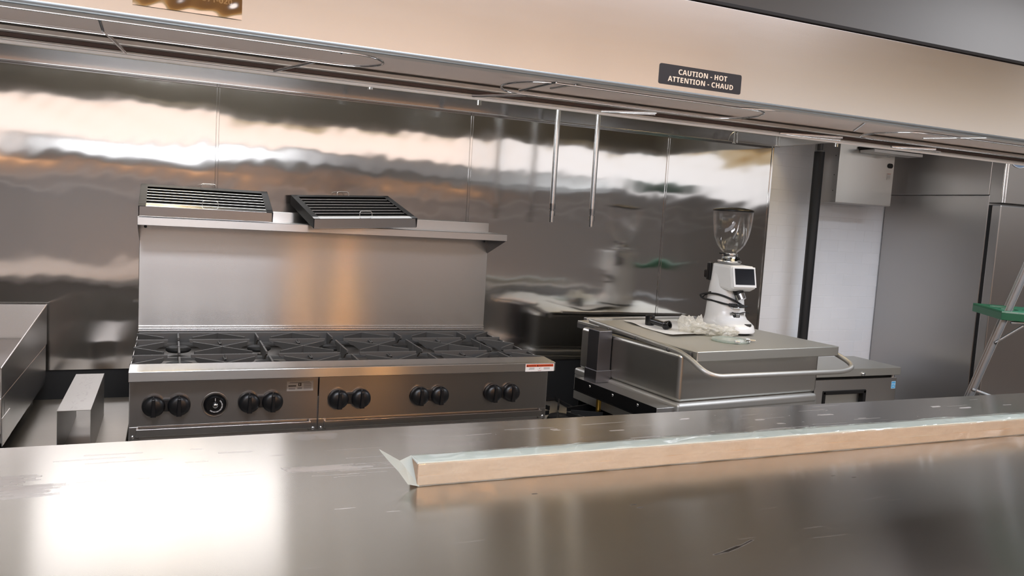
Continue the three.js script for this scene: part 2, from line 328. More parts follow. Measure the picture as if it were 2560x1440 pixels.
// ================================================================ the gas range
{
  const W = 1.524, t = thing('gas_range', 'wide ten-burner stainless gas range with black knobs and a high back shelf', 'range', [0, 0, 0]);
  mesh('body', [bx(0.004, W - 0.004, 0.1, 0.80, 0.12, 0.835, 0.003)], M.steelDull, t);
  for (const x of [0.08, W - 0.08]) for (const z of [0.2, 0.76]) mesh('leg', cyl([x, 0, z], [x, 0.1, z], 0.02, 0.028), M.chromeSoft, t);
  // front panels, leaning very slightly
  const seam = 0.612;
  for (const [a, b] of [[0.0, seam - 0.0015], [seam + 0.0015, W]]) {
    mesh('control_panel', [bx(a, b, 0.722, 0.886, 0.83, 0.85, 0.002), bx(a, a + 0.03, 0.678, 0.722, 0.83, 0.85, 0.002), bx(b - 0.03, b, 0.678, 0.722, 0.83, 0.85, 0.002)], M.steelPanel, t);
    const dt = mesh('drip_tray', [bx(a + 0.022, b - 0.022, 0.690, 0.7155, 0.836, 0.862, 0.002), bx(a + 0.03, b - 0.03, 0.690, 0.714, 0.80, 0.845, 0.001)], M.steelPanel, t);
    mesh('lower_panel', bx(a, b, 0.30, 0.655, 0.835, 0.853, 0.003), M.steelDull, t);
    for (const x of [a + 0.012, b - 0.014]) mesh('bolt', turnDome(x, 0.688, 0.85, 0.006), M.chrome, t);
  }
  for (const x of [seam - 0.012, seam + 0.012]) mesh('bolt', turnDome(x, 0.882, 0.85, 0.005), M.chromeSoft, t);
  mesh('shadow_gap', bx(0.004, W - 0.004, 0.672, 0.72, 0.80, 0.834, 0), M.black, t);
  // front ledge: flat top folded down at the front
  mesh('front_ledge', sideProfile([[0.809, 0.9246], [0.900, 0.9215], [0.9115, 0.9195], [0.9122, 0.918], [0.9122, 0.888], [0.9085, 0.8859], [0.852, 0.8859], [0.852, 0.893], [0.904, 0.893], [0.904, 0.912], [0.809, 0.916]], 0, W, { bevel: 0.0008 }), M.steel, t);
  mesh('ledge_end', bx(W - 0.0015, W + 0.0005, 0.888, 0.92, 0.83, 0.911, 0.0004), M.steel, t);
  mesh('side_panel', [bx(0, 0.003, 0.12, 0.915, 0.10, 0.85, 0.001)], M.steel, t);
  mesh('side_panel', [bx(W - 0.003, W, 0.12, 0.915, 0.10, 0.85, 0.001)], M.steel, t);
  // backguard and high shelf
  mesh('backguard', bx(0, W, 0.925, 1.445, 0.095, 0.118, 0.002), M.steel, t);
  mesh('backguard_bead', [bx(0, W, 0.9445, 0.9495, 0.116, 0.124, 0.0024), bx(0, W, 0.9345, 0.9395, 0.116, 0.126, 0.0024), bx(0, W, 0.925, 0.9335, 0.116, 0.122, 0.002)], M.steel, t);
  const sh = mesh('high_shelf', [bx(0, W, 1.399, 1.402, 0.1, 0.3496, 0.001), bx(0, W, 1.3703, 1.402, 0.347, 0.3496, 0.001), bx(0, W, 1.3703, 1.373, 0.335, 0.3496, 0.001)], M.steel, t);
  for (const [a, b] of [[0.0, 0.0018], [W - 0.0018, W]]) mesh('shelf_bracket', sideProfile([[0.118, 1.399], [0.347, 1.399], [0.347, 1.372], [0.118, 1.30]], a, b, { bevel: 0.0003 }), metal(0x727376, 0.36), t);
  for (const x of [0.022, W - 0.022]) mesh('bracket_bolt', turnDome(x, 1.357, 0.118, 0.006), M.iron, t);
  // cooktop
  mesh('top_tray', [bx(0.004, W - 0.004, 0.80, 0.86, 0.12, 0.81, 0.003)], metal(0x8b8783, 0.45), t);
  mesh('rear_flue_bar', [bx(0.004, W - 0.004, 0.86, 0.924, 0.12, 0.150, 0.003)], M.iron, t);
  const zc = [0.648, 0.325], halfX = 0.1524, halfZ = 0.158;
  const fin = (L, H, notch) => extrudeXY([[0, 0], [L, 0], [L, -0.010], [L - 0.012, -0.018], [L - 0.03, -0.020], [0.045, -H], [0, -H]].map(([x, y]) => [x, y]), 0.007, { bevel: 0.0012 });
  for (let c = 0; c < 5; c++) for (const z of zc) {
    const g = [], cx = 0.3048 * c + 0.1524, y = 0.925;
    const put = (ax, az, tx, tz) => {               // fin from (ax, az) toward (tx, tz)
      const L = Math.hypot(tx - ax, tz - az), f = fin(L, 0.05); f.translate(0, 0, -0.0035); f.rotateY(-Math.atan2(tz - az, tx - ax)); f.translate(ax, y, az); g.push(f);
    };
    for (const s of [-1, 1]) {
      put(cx + s * halfX, z, cx + s * 0.038, z); put(cx, z + s * halfZ, cx, z + s * 0.038);
      for (const q of [-1, 1]) put(cx + s * halfX, z + q * halfZ, cx + s * 0.052, z + q * 0.054);
    }
    // little arched ties between neighbouring fins and a low frame
    for (const s of [-1, 1]) {
      g.push(spline([[cx + s * (halfX - 0.001), y - 0.012, z - 0.052], [cx + s * (halfX - 0.004), y - 0.010, z - 0.02], [cx + s * (halfX - 0.004), y - 0.010, z + 0.02], [cx + s * (halfX - 0.001), y - 0.012, z + 0.052]], 0.0028, 6, 12));
      g.push(bx(cx + s * (halfX - 0.003) - 0.003, cx + s * (halfX - 0.003) + 0.003, y - 0.052, y - 0.040, z - halfZ, z + halfZ, 0.001));
      g.push(bx(cx - halfX + 0.003, cx + halfX - 0.003, y - 0.052, y - 0.040, z + s * (halfZ - 0.003) - 0.003, z + s * (halfZ - 0.003) + 0.003, 0.001));
    }
    mesh('burner_grate', g, M.iron, t);
    mesh('burner', [lathe([[0.001, 0], [0.03, 0], [0.045, -0.004], [0.047, -0.014], [0.04, -0.02], [0.001, -0.02]], 24)].map((q) => move(q, cx, 0.897, z)), M.ironBlack, t);
  }
  // knobs in pairs with a small dark bridge between
  const knobX = [0.074, 0.152, 0.375, 0.453, 0.683, 0.764, 0.988, 1.066, 1.287, 1.362];
  for (let i = 0; i < 10; i++) {
    const k = mesh('knob', [turn(lathe([[0.001, 0.034], [0.020, 0.033], [0.031, 0.027], [0.0352, 0.018], [0.0362, 0.004], [0.034, 0], [0.001, 0]], 36), 'X', Math.PI / 2)], M.knob, t);
    k.position.set(knobX[i], 0.793, 0.8505);
    mesh('grip', [turn(extrudeXY([[-0.008, -0.0315], [0.008, -0.0315], [0.006, 0], [0.0055, 0.029], [-0.0055, 0.029], [-0.006, 0]], 0.016, { bevel: 0.003 }), 'X', 0)].map((g) => move(g, 0, 0, 0.026)), M.knob, k);
    mesh('pointer_mark', bx(-0.0012, 0.0012, 0.025, 0.0335, 0.0215, 0.0225, 0.0003), M.whiteGrey, k);
  }
  for (let i = 0; i < 10; i += 2) mesh('knob_bridge', bx(knobX[i] + 0.02, knobX[i + 1] - 0.02, 0.774, 0.815, 0.849, 0.864, 0.003), M.black, t);
  const dialTex = canvasTex(256, 256, (g) => { g.fillStyle = '#0c0d0f'; g.fillRect(0, 0, 256, 256); g.fillStyle = '#d8d8d8'; g.font = 'bold 26px sans-serif'; g.textAlign = 'center'; g.translate(128, 128); ['500', '450', '400', '350', '300', '250', '200'].forEach((s, i) => { g.save(); g.rotate(0.9 + i * 0.47); g.fillText(s, 0, -88); g.restore(); }); g.fillRect(-4, -112, 8, 46); });
  const dial = mesh('thermostat_dial', turn(lathe([[0.001, 0.018], [0.022, 0.018], [0.03, 0.013], [0.036, 0.004], [0.0375, 0], [0.001, 0]], 40), 'X', Math.PI / 2), M.blackGloss, t);
  dial.position.set(0.265, 0.789, 0.851);
  { const d = new THREE.RingGeometry(0.012, 0.029, 40); d.translate(0, 0, 0.0187); mesh('dial_face', keep(d), P({ map: dialTex, roughness: 0.3 }), dial); }
  mesh('dial_hub', turn(lathe([[0.001, 0.026], [0.006, 0.026], [0.0095, 0.022], [0.0105, 0.018], [0.0105, 0.012]], 24), 'X', Math.PI / 2), M.chrome, dial);
  mesh('dial_recess', [keep(new THREE.TorusGeometry(0.041, 0.0016, 8, 48))], M.steelDull, dial);
  // printed plates
  const rate = canvasTex(512, 200, (g, w, h) => { g.fillStyle = '#a9a6a2'; g.fillRect(0, 0, w, h); g.strokeStyle = '#77746f'; g.strokeRect(6, 6, w - 12, h - 12); g.fillStyle = '#2e2c2a'; g.fillRect(60, 22, 380, 6); g.fillRect(40, 38, 420, 6); g.fillRect(30, 86, 150, 24); g.fillRect(220, 40, 60, 66); g.fillStyle = '#a9a6a2'; g.fillRect(240, 52, 14, 40); g.fillStyle = '#2e2c2a'; for (let i = 0; i < 6; i++) g.fillRect(325, 62 + i * 20, 150, 5); for (let i = 0; i < 3; i++) { g.fillRect(40, 140 + i * 14, 120, 5); g.fillRect(205, 130 + i * 14, 90, 6); } });
  decal(t, 'rating_plate', 0.501, 0.593, 0.826, 0.862, 0.8508, rate);
  const warn = canvasTex(512, 130, (g, w, h) => {
    g.fillStyle = '#f3f1ee'; g.fillRect(0, 0, w, h); g.fillStyle = '#d9532a'; g.fillRect(14, 8, w - 28, 44); g.fillStyle = '#141414'; g.font = 'bold 32px sans-serif'; g.textBaseline = 'middle';
    const tri = (x) => { g.beginPath(); g.moveTo(x, 46); g.lineTo(x + 17, 14); g.lineTo(x + 34, 46); g.fill(); };
    tri(20); g.fillText('WARNING', 60, 32, 130); tri(200); g.fillText('AVERTISSEMENT', 238, 32, 246);
    g.fillRect(70, 68, 90, 6); g.fillRect(60, 86, 100, 6); g.fillRect(325, 68, 110, 6); g.fillRect(325, 88, 110, 6); g.lineWidth = 5; g.strokeStyle = '#222'; g.beginPath(); g.moveTo(238, 86); g.lineTo(256, 82); g.lineTo(262, 66); g.stroke(); g.strokeStyle = '#bbb'; g.lineWidth = 2; g.strokeRect(222, 56, 64, 60); g.strokeStyle = '#cc4a28'; g.strokeRect(230, 110, 48, 8);
  });
  decal(t, 'warning_label', 1.394, 1.518, 0.8865, 0.9165, 0.9130, warn, 'white warning label with an orange header');
}
function turnDome(x, y, z, r) { const g = new THREE.SphereGeometry(r, 14, 7, 0, Math.PI * 2, 0, Math.PI / 2); g.rotateX(Math.PI / 2); g.scale(1, 1, 0.7); g.translate(x, y, z); return keep(g); }
function decal(parent, name, x0, x1, y0, y1, z, map, label, extra = {}) {
  const th = 0.0008, g = new THREE.BoxGeometry(x1 - x0, y1 - y0, th); g.translate((x0 + x1) / 2, (y0 + y1) / 2, z - th / 2 + 0.0004);
  return mesh(name, keep(g), P({ map, roughness: 0.4, ...extra }), parent, label);
}

// ================================================================ two baffle filters lying on the range shelf
function baffleFilter(w, d, label, slats, tilt) {
  const t = thing('baffle_filter', label, 'hood filter', [0, 0, 0], 0, 'baffle filters on the range shelf'), h = 0.042;
  // local: front edge along x at z = 0, runs back to z = -d; lies in the plane y = 0 .. h
  mesh('front_rail', [turn(bx(0, w, 0, h, -0.003, 0, 0.0012), 'X', -tilt), bx(0, w, h - 0.002, h, -0.03, 0, 0.0008), bx(0, w, 0, 0.002, -0.03, 0, 0.0008)], M.mirror, t);
  mesh('rear_rail', [bx(0, w, 0, h, -d, -d + 0.003, 0.0012), bx(0, w, h - 0.002, h, -d, -d + 0.03, 0.0008)], M.filterFrame, t);
  for (const [a, b] of [[0, 0.003], [w - 0.003, w]]) mesh('side_rail', [bx(a, b, 0, h, -d, 0, 0.001), bx(a < 0.01 ? 0 : w - 0.026, a < 0.01 ? 0.026 : w, h - 0.002, h, -d, 0, 0.0006)], M.filterFrame, t);
  const s0 = 0.035, pitch = (d - 0.06) / slats;
  for (let i = 0; i < slats; i++) {
    const z = -s0 - (i + 0.5) * pitch;
    mesh('baffle', [bx(0.02, w - 0.02, h - 0.012, h - 0.005, z - pitch * 0.34, z + pitch * 0.34, 0.003), bx(0.02, w - 0.02, h - 0.030, h - 0.008, z + pitch * 0.30, z + pitch * 0.34, 0.001)], M.baffle, t);
    mesh('baffle_rim', cyl([0.022, h - 0.0035, z + pitch * 0.33], [w - 0.022, h - 0.0035, z + pitch * 0.33], 0.0019, 0.0019, 8), M.chromeSoft, t);
  }
  mesh('under_tray', bx(0.004, w - 0.004, 0.002, 0.006, -d + 0.004, -0.004, 0), M.black, t);
  for (const z of [-0.045, -d + 0.004]) mesh('pull_ring', tube([[w * 0.46, h - 0.002, z], [w * 0.46, h + 0.016, z - 0.006], [w * 0.58, h + 0.016, z - 0.006], [w * 0.58, h - 0.002, z]], 0.0015, { rad: 0.012 }), M.chromeSoft, t);
  return t;
}
{
  const a = baffleFilter(0.49, 0.26, 'baffle filter on the left end of the range shelf, lying square to it', 6, 0.30);
  a.position.set(0.003, 1.404, 0.352); a.rotation.set(0.335, 0, 0, 'YXZ');
  const b = baffleFilter(0.45, 0.36, 'baffle filter askew on the range shelf, its front corner hanging over the edge', 7, 0.22);
  b.position.set(0.644, 1.389, 0.42); b.rotation.set(0.26, 0.135, 0.055, 'YXZ');
}

// ================================================================ left: equipment table, griddle, channel cover
{
  const t = thing('equipment_table', 'low stainless equipment table left of the range under the griddle', 'table', [0, 0, 0]);
  const top = canvasTex(512, 256, (g, w, h) => { g.fillStyle = '#958f87'; g.fillRect(0, 0, w, h); reseed(77); g.strokeStyle = '#6d6a66'; for (let i = 0; i < 26; i++) { g.globalAlpha = 0.25 + 0.4 * rnd(); g.lineWidth = 1 + rnd() * 2; const x = rnd() * w, y = rnd() * h; g.beginPath(); g.moveTo(x, y); g.lineTo(x + 10 + rnd() * 22, y - 3 + rnd() * 6); g.stroke(); } });
  mesh('tabletop', [bx(-1.6, -0.012, 0.60, 0.64, 0.064, 0.86, 0.003)], metal(0xffffff, 0.42, 0.3, 'u', { map: top }), t);
  for (const x of [-1.5, -0.08]) for (const z of [0.12, 0.8]) mesh('leg', cyl([x, 0, z], [x, 0.6, z], 0.021), M.galv, t);
  mesh('undershelf', bx(-1.55, -0.05, 0.22, 0.235, 0.1, 0.82), M.galv, t);
}
{
  const xr = -0.335, xl = -1.25, t = thing('griddle', 'flat-top griddle with tall steel splash guards on the low table', 'griddle', [0, 0, 0]);
  mesh('body', bx(xl, xr, 0.712, 0.862, 0.06, 0.93, 0.003), M.steel, t);
  mesh('griddle_plate', bx(xl + 0.01, xr - 0.004, 0.862, 0.886, 0.05, 0.86, 0.003), metal(0x8b827c, 0.4, 0.5, 'u'), t);
  mesh('side_guard', sideProfile([[0.035, 0.862], [0.97, 0.862], [0.97, 0.952], [0.035, 1.022]], xr - 0.003, xr, { bevel: 0.0008 }), M.steel, t);
  mesh('side_guard', sideProfile([[0.035, 0.862], [0.97, 0.862], [0.97, 0.952], [0.035, 1.022]], xl, xl + 0.003, { bevel: 0.0008 }), M.steel, t);
  mesh('guard_rim', tube([[xr - 0.0015, 1.022, 0.035], [xr - 0.0015, 0.952, 0.97]], 0.0028), M.steel, t);
  mesh('back_splash', bx(xl, xr - 0.003, 0.862, 1.022, 0.032, 0.036, 0.001), M.steel, t);
  mesh('front_trough', bx(xl, xr, 0.75, 0.862, 0.93, 0.97, 0.004), M.steel, t);
  mesh('side_plate', bx(xr - 0.001, xr + 0.0015, 0.715, 0.80, 0.84, 0.97, 0.0006), M.steel, t);
  for (const x of [xl + 0.06, xr - 0.06]) for (const z of [0.14, 0.8]) mesh('leg', [cyl([x, 0.64, z], [x, 0.712, z], 0.018, 0.022), cyl([x, 0.64, z], [x, 0.652, z], 0.026)], M.chromeSoft, t);
}
{
  // folded steel channel standing open-end forward on the table
  const t = thing('channel_cover', 'folded steel channel cover with an open front end on the low table', 'cover', [-0.152, 0.64, 0.36], 0.0);
  const w = 0.047, h = 0.162, L = 0.555;
  const smudge = canvasTex(256, 512, (g, W, H) => { g.fillStyle = '#a5a29f'; g.fillRect(0, 0, W, H); reseed(8); for (let i = 0; i < 70; i++) { g.globalAlpha = 0.03 + rnd() * 0.06; g.fillStyle = '#55504c'; g.beginPath(); g.ellipse(W * (0.3 + rnd() * 0.4), H * rnd(), 4 + rnd() * 18, 3 + rnd() * 8, rnd() * 3, 0, 6.3); g.fill(); } });
  const topM = metal(0xffffff, 0.5, 0.2, 'u', { map: smudge }), g0 = new THREE.BoxGeometry(2 * w, 0.0015, L); g0.translate(0, h, L / 2);
  mesh('top_face', keep(g0), topM, t);
  mesh('side_face', bx(-w, -w + 0.0015, 0, h, 0, L, 0.0004), M.steelDull, t);
  mesh('side_face', bx(w - 0.0015, w, 0, h, 0, L, 0.0004), M.steelDull, t);
}

// ================================================================ low stock-pot burner between range and pan
{
  const t = thing('stock_pot_burner', 'low black stock pot burner between the range and the tilting pan', 'burner', [1.775, 0, 0.44]);
  mesh('body', bx(-0.19, 0.19, 0.1, 0.55, -0.36, 0.36, 0.004), M.steelDull, t);
  for (const x of [-0.17, 0.17]) for (const z of [-0.3, 0.3]) mesh('leg', cyl([x, 0, z], [x, 0.1, z], 0.02), M.chromeSoft, t);
  const g = [];
  for (let i = 0; i < 8; i++) { const f = extrudeXY([[0.06, 0], [0.21, 0], [0.21, -0.014], [0.2, -0.045], [0.10, -0.02], [0.06, -0.02]], 0.009, { bevel: 0.0015 }); f.translate(0, 0, -0.0045); f.rotateY(i * Math.PI / 4 + 0.3); f.translate(0.02, 0.602, -0.0); g.push(f); }
  mesh('star_grate', g, M.ironBlack, t);
  mesh('grate_frame', [bx(-0.19, 0.19, 0.552, 0.566, -0.36, -0.345, 0.002), bx(-0.19, 0.19, 0.552, 0.566, 0.345, 0.36, 0.002), bx(-0.19, -0.178, 0.552, 0.566, -0.36, 0.36, 0.002), bx(0.178, 0.19, 0.552, 0.566, -0.36, 0.36, 0.002)], M.ironBlack, t);
  mesh('burner_ring', move(lathe([[0.001, 0.02], [0.05, 0.018], [0.06, 0], [0.001, 0]], 24), 0.03, 0.553, 0), M.ironBlack, t);
}

// ================================================================ tilting braising pan
{
  const t = thing('braising_pan', 'large stainless tilting braising pan with a flat lid and bent tube handle', 'cooking pan', [2.096, 0, 1.056], 0.0863);
  // lid: flat sheet with folded front and rounded corners
  mesh('lid', [bx(0, 0.846, 0.972, 0.98, -0.9, 0, 0.004), bx(0, 0.846, 0.936, 0.979, -0.012, 0, 0.0055), bx(0.834, 0.846, 0.936, 0.979, -0.9, 0, 0.0055), bx(0, 0.010, 0.946, 0.979, -0.9, 0, 0.004)], M.steelPan, t);
  mesh('lid_hinge', [bx(0.09, 0.21, 0.974, 0.987, -0.93, -0.885, 0.003), bx(0.06, 0.80, 0.974, 0.99, -0.935, -0.905, 0.003)], M.steelDull, t);
  mesh('lid_edge_strip', bx(-0.014, -0.002, 0.946, 0.972, -0.88, -0.03, 0.002), M.iron, t);
  mesh('pan_body', bx(-0.042, 0.785, 0.757, 0.964, -0.80, -0.05, 0.02), metal(0xc6c5c0, 0.36, 0.3, 'u'), t);
  mesh('base_ridge', [bx(-0.055, 0.77, 0.716, 0.757, -0.82, -0.03, 0.014)], M.steelSoft, t);
  mesh('base_skirt', bx(-0.05, 0.77, 0.60, 0.722, -0.82, -0.034, 0.004), M.steelSoft, t);
  mesh('stand', [bx(0.0, 0.80, 0.12, 0.60, -0.85, -0.06, 0.004), bx(-0.148, -0.04, 0.70, 0.742, -0.66, -0.05, 0.002), bx(-0.04, 0.0, 0.60, 0.74, -0.66, -0.05, 0.002)], M.steelDull, t);
  mesh('side_rail', [bx(-0.152, -0.148, 0.686, 0.744, -0.66, -0.05, 0.001), bx(-0.158, -0.148, 0.684, 0.688, -0.66, -0.05, 0.001)], M.baffle, t);
  mesh('side_cladding', bx(-0.003, 0.0, 0.12, 0.60, -0.84, -0.065, 0.001), M.darkMirror, t);
  for (const z of [-0.53, -0.35, -0.17]) mesh('rivet', turn(turnDome(0, 0, 0, 0.007), 'Y', -Math.PI / 2), M.chrome, t).position.set(-0.152, 0.728, z);
  mesh('gas_fitting', cyl([-0.075, 0.60, -0.56], [-0.075, 0.70, -0.56], 0.012), M.brass, t, 'brass gas fitting');
  mesh('hinge_post', [bx(-0.12, -0.045, 0.742, 0.985, -0.62, -0.53, 0.004), bx(-0.125, -0.04, 0.742, 0.80, -0.625, -0.525, 0.003)], metal(0x77767a, 0.4), t);
  mesh('handle_tube', tube([[-0.026, 1.000, -0.74], [-0.026, 0.966, -0.05], [-0.005, 0.893, 0.085], [0.80, 0.883, 0.085], [0.872, 0.905, 0.072], [0.862, 0.962, -0.10]], 0.0115, { rad: 0.07, seg: 14 }), M.steelSoft, t);
  for (const [y, z] of [[0.990, -0.58], [0.981, -0.365], [0.970, -0.145]]) mesh('handle_bolt', turn(turnDome(0, 0, 0, 0.009), 'Y', -Math.PI / 2), M.iron, t).position.set(-0.036, y - 0.004, z);
  for (const x of [0, 0.7]) for (const z of [-0.75, -0.15]) mesh('leg', cyl([x, 0, z], [x, 0.12, z], 0.022), M.chromeSoft, t);
}

// ================================================================ coffee grinder on the lid
{
  const t = thing('coffee_grinder', 'white coffee grinder with clear funnel hopper standing on the pan lid', 'coffee grinder', [2.655, 0.981, 0.53], -0.06);
  // base: flat egg-shaped foot that swells into the column
  const loft = (rows, seg = 36) => {               // rows: [y, cx, cz, rx, rz, square]
    const pos = [], uv = [], idx = [];
    rows.forEach(([y, cx, cz, rx, rz, q], i) => { for (let k = 0; k <= seg; k++) { const a = k / seg * Math.PI * 2, e = 2 / q, c = Math.cos(a), s = Math.sin(a); pos.push(cx + rx * Math.sign(c) * Math.pow(Math.abs(c), e), y, cz + rz * Math.sign(s) * Math.pow(Math.abs(s), e)); uv.push(k / seg, y); } });
    for (let i = 0; i < rows.length - 1; i++) for (let k = 0; k < seg; k++) { const a = i * (seg + 1) + k, b = a + seg + 1; idx.push(a, b, a + 1, a + 1, b, b + 1); }
    const top = pos.length / 3, [yt, cxt, czt] = rows[rows.length - 1]; pos.push(cxt, yt, czt); uv.push(0, 0);
    for (let k = 0; k < seg; k++) { const a = (rows.length - 1) * (seg + 1) + k; idx.push(a, top, a + 1); }
    const g = new THREE.BufferGeometry(); g.setAttribute('position', new THREE.Float32BufferAttribute(pos, 3)); g.setAttribute('uv', new THREE.Float32BufferAttribute(uv, 2)); g.setIndex(idx); g.computeVertexNormals();
    return keep(g);
  };
  mesh('foot_ring', loft([[0.0, 0, 0.01, 0.082, 0.125, 2.6], [0.012, 0, 0.01, 0.084, 0.128, 2.6], [0.0125, 0, 0.01, 0.05, 0.08, 2.6]]), M.black, t);
  mesh('body', loft([[0.010, 0, 0.01, 0.099, 0.145, 2.6], [0.018, 0, 0.01, 0.102, 0.148, 2.6], [0.042, 0, 0.008, 0.100, 0.142, 2.5], [0.055, 0, 0.0, 0.096, 0.126, 2.4], [0.066, 0, -0.012, 0.093, 0.108, 2.3], [0.085, 0, -0.02, 0.0915, 0.096, 2.2], [0.12, 0, -0.023, 0.090, 0.092, 2.1], [0.17, 0, -0.026, 0.086, 0.088, 2.1], [0.215, 0, -0.028, 0.080, 0.083, 2.1], [0.235, 0, -0.028, 0.077, 0.080, 2.1], [0.30, 0, -0.03, 0.067, 0.073, 2.2], [0.322, 0, -0.03, 0.061, 0.068, 2.2], [0.324, 0, -0.03, 0.03, 0.03, 2]]), M.white, t);
  // head: side outline pushed across, chamfered
  mesh('head', move(sideProfile([[-0.075, 0.222], [0.085, 0.208], [0.115, 0.222], [0.118, 0.236], [0.098, 0.318], [0.088, 0.330], [-0.06, 0.333]], -0.069, 0.069, { bevel: 0.012 }), 0, 0, 0), M.white, t);
  // screen set in the sloping front
  const tilt = -Math.atan2(0.02, 0.082);
  const bez = bx(-0.065, 0.065, -0.050, 0.050, 0, 0.006, 0.006); turn(bez, 'X', tilt); mesh('screen_bezel', move(bez, 0, 0.277, 0.109), M.white, t);
  const scr = bx(-0.055, 0.055, -0.039, 0.039, 0.0045, 0.0075, 0.001); turn(scr, 'X', tilt); mesh('screen', move(scr, 0, 0.279, 0.109), M.screen, t);
  mesh('side_clip', [bx(-0.080, -0.062, 0.245, 0.335, -0.092, -0.066, 0.006), bx(-0.078, -0.055, 0.255, 0.30, -0.118, -0.085, 0.008)], M.blackGloss, t);
  // collar, hopper, lid
  const cz = -0.02;
  mesh('collar_disc', move(lathe([[0.001, 0.338], [0.056, 0.338], [0.058, 0.341], [0.058, 0.347], [0.055, 0.350], [0.001, 0.350]]), 0, 0, cz), M.chromeSoft, t);
  mesh('collar_neck', move(lathe([[0.001, 0.350], [0.038, 0.350], [0.038, 0.384], [0.034, 0.386], [0.001, 0.386]]), 0, 0, cz), M.chrome, t);
  mesh('lock_lever', [bx(-0.056, -0.02, 0.380, 0.388, cz - 0.012, cz + 0.012, 0.003), bx(0.02, 0.03, 0.352, 0.37, cz + 0.03, cz + 0.044, 0.003)], M.blackGloss, t);
  mesh('hopper', move(lathe([[0.030, 0.386], [0.036, 0.392], [0.050, 0.405], [0.068, 0.430], [0.082, 0.465], [0.090, 0.505], [0.0945, 0.55], [0.0965, 0.592], [0.0945, 0.592], [0.0925, 0.55], [0.088, 0.505], [0.080, 0.466], [0.066, 0.432], [0.048, 0.407], [0.033, 0.394]], 56), 0, 0, cz), M.glass, t);
  mesh('hopper_guard', [tube([[-0.04, 0.40, cz], [-0.04, 0.44, cz], [0, 0.47, cz], [0.04, 0.44, cz], [0.04, 0.40, cz]], 0.002, { rad: 0.006 }), tube([[0, 0.40, cz - 0.035], [0, 0.44, cz - 0.03], [0, 0.465, cz]], 0.002, { rad: 0.006 }), bx(-0.04, 0.04, 0.405, 0.407, cz - 0.03, cz + 0.03, 0.0008)], M.glass, t);
  mesh('hopper_lid', move(lathe([[0.001, 0.612], [0.05, 0.610], [0.088, 0.603], [0.0995, 0.598], [0.0995, 0.592], [0.096, 0.590], [0.001, 0.590]], 48), 0, 0, cz), M.blackGloss, t);
  // spout, fork and holder
  mesh('spout', [cyl([0, 0.212, 0.07], [0, 0.185, 0.085], 0.026, 0.021)], M.black, t);
  mesh('spout_ring', [cyl([0, 0.190, 0.082], [0.006, 0.166, 0.094], 0.026, 0.024, 28)], M.chrome, t);
  mesh('holder_fork', [bx(-0.04, -0.012, 0.128, 0.146, 0.035, 0.085, 0.006), bx(-0.012, 0.03, 0.133, 0.143, 0.05, 0.09, 0.003)], M.blackGloss, t);
  mesh('fork_plate', [bx(-0.03, 0.03, 0.122, 0.130, 0.048, 0.09, 0.003), cyl([0, 0.10, 0.06], [0, 0.122, 0.06], 0.007)], M.chrome, t);
  mesh('rest_bracket', [bx(-0.036, 0.044, 0.088, 0.102, 0.055, 0.075, 0.002)], M.chromeSoft, t);
  mesh('rest_socket', [bx(-0.02, 0.016, 0.058, 0.090, 0.052, 0.082, 0.002)], M.black, t);
  mesh('rest_plate', [bx(-0.008, 0.010, 0.066, 0.094, 0.080, 0.084, 0.001)], M.chromeSoft, t);
  mesh('side_button', [cyl([0.062, 0.07, 0.04], [0.062, 0.105, 0.04], 0.012)], M.whiteGrey, t);
  mesh('front_badge', [turn(extrudeXY([[-0.02, 0], [-0.012, -0.014], [0, -0.02], [0.012, -0.014], [0.02, 0]], 0.003, { bevel: 0.0005 }), 'X', -0.9)].map((g) => move(g, 0.028, 0.052, 0.131)), M.black, t);
  mesh('power_cord', [spline([[0.02, 0.14, 0.085], [-0.03, 0.165, 0.075], [-0.082, 0.185, 0.02], [-0.108, 0.180, -0.05], [-0.108, 0.168, -0.085], [-0.1, 0.155, -0.075], [-0.086, 0.150, -0.01], [-0.06, 0.142, 0.06], [0.0, 0.134, 0.10], [0.04, 0.136, 0.10]], 0.0048, 8, 140), spline([[-0.095, 0.16, -0.08], [-0.088, 0.182, -0.06], [-0.085, 0.19, -0.03], [-0.088, 0.17, -0.07]], 0.003, 6, 40)], M.rubber, t);
  mesh('cord_tie', spline([[-0.03, 0.103, 0.078], [0.0, 0.098, 0.084], [0.03, 0.104, 0.084], [0.075, 0.100, 0.07]], 0.0022, 6, 30), M.rubber, t);
}
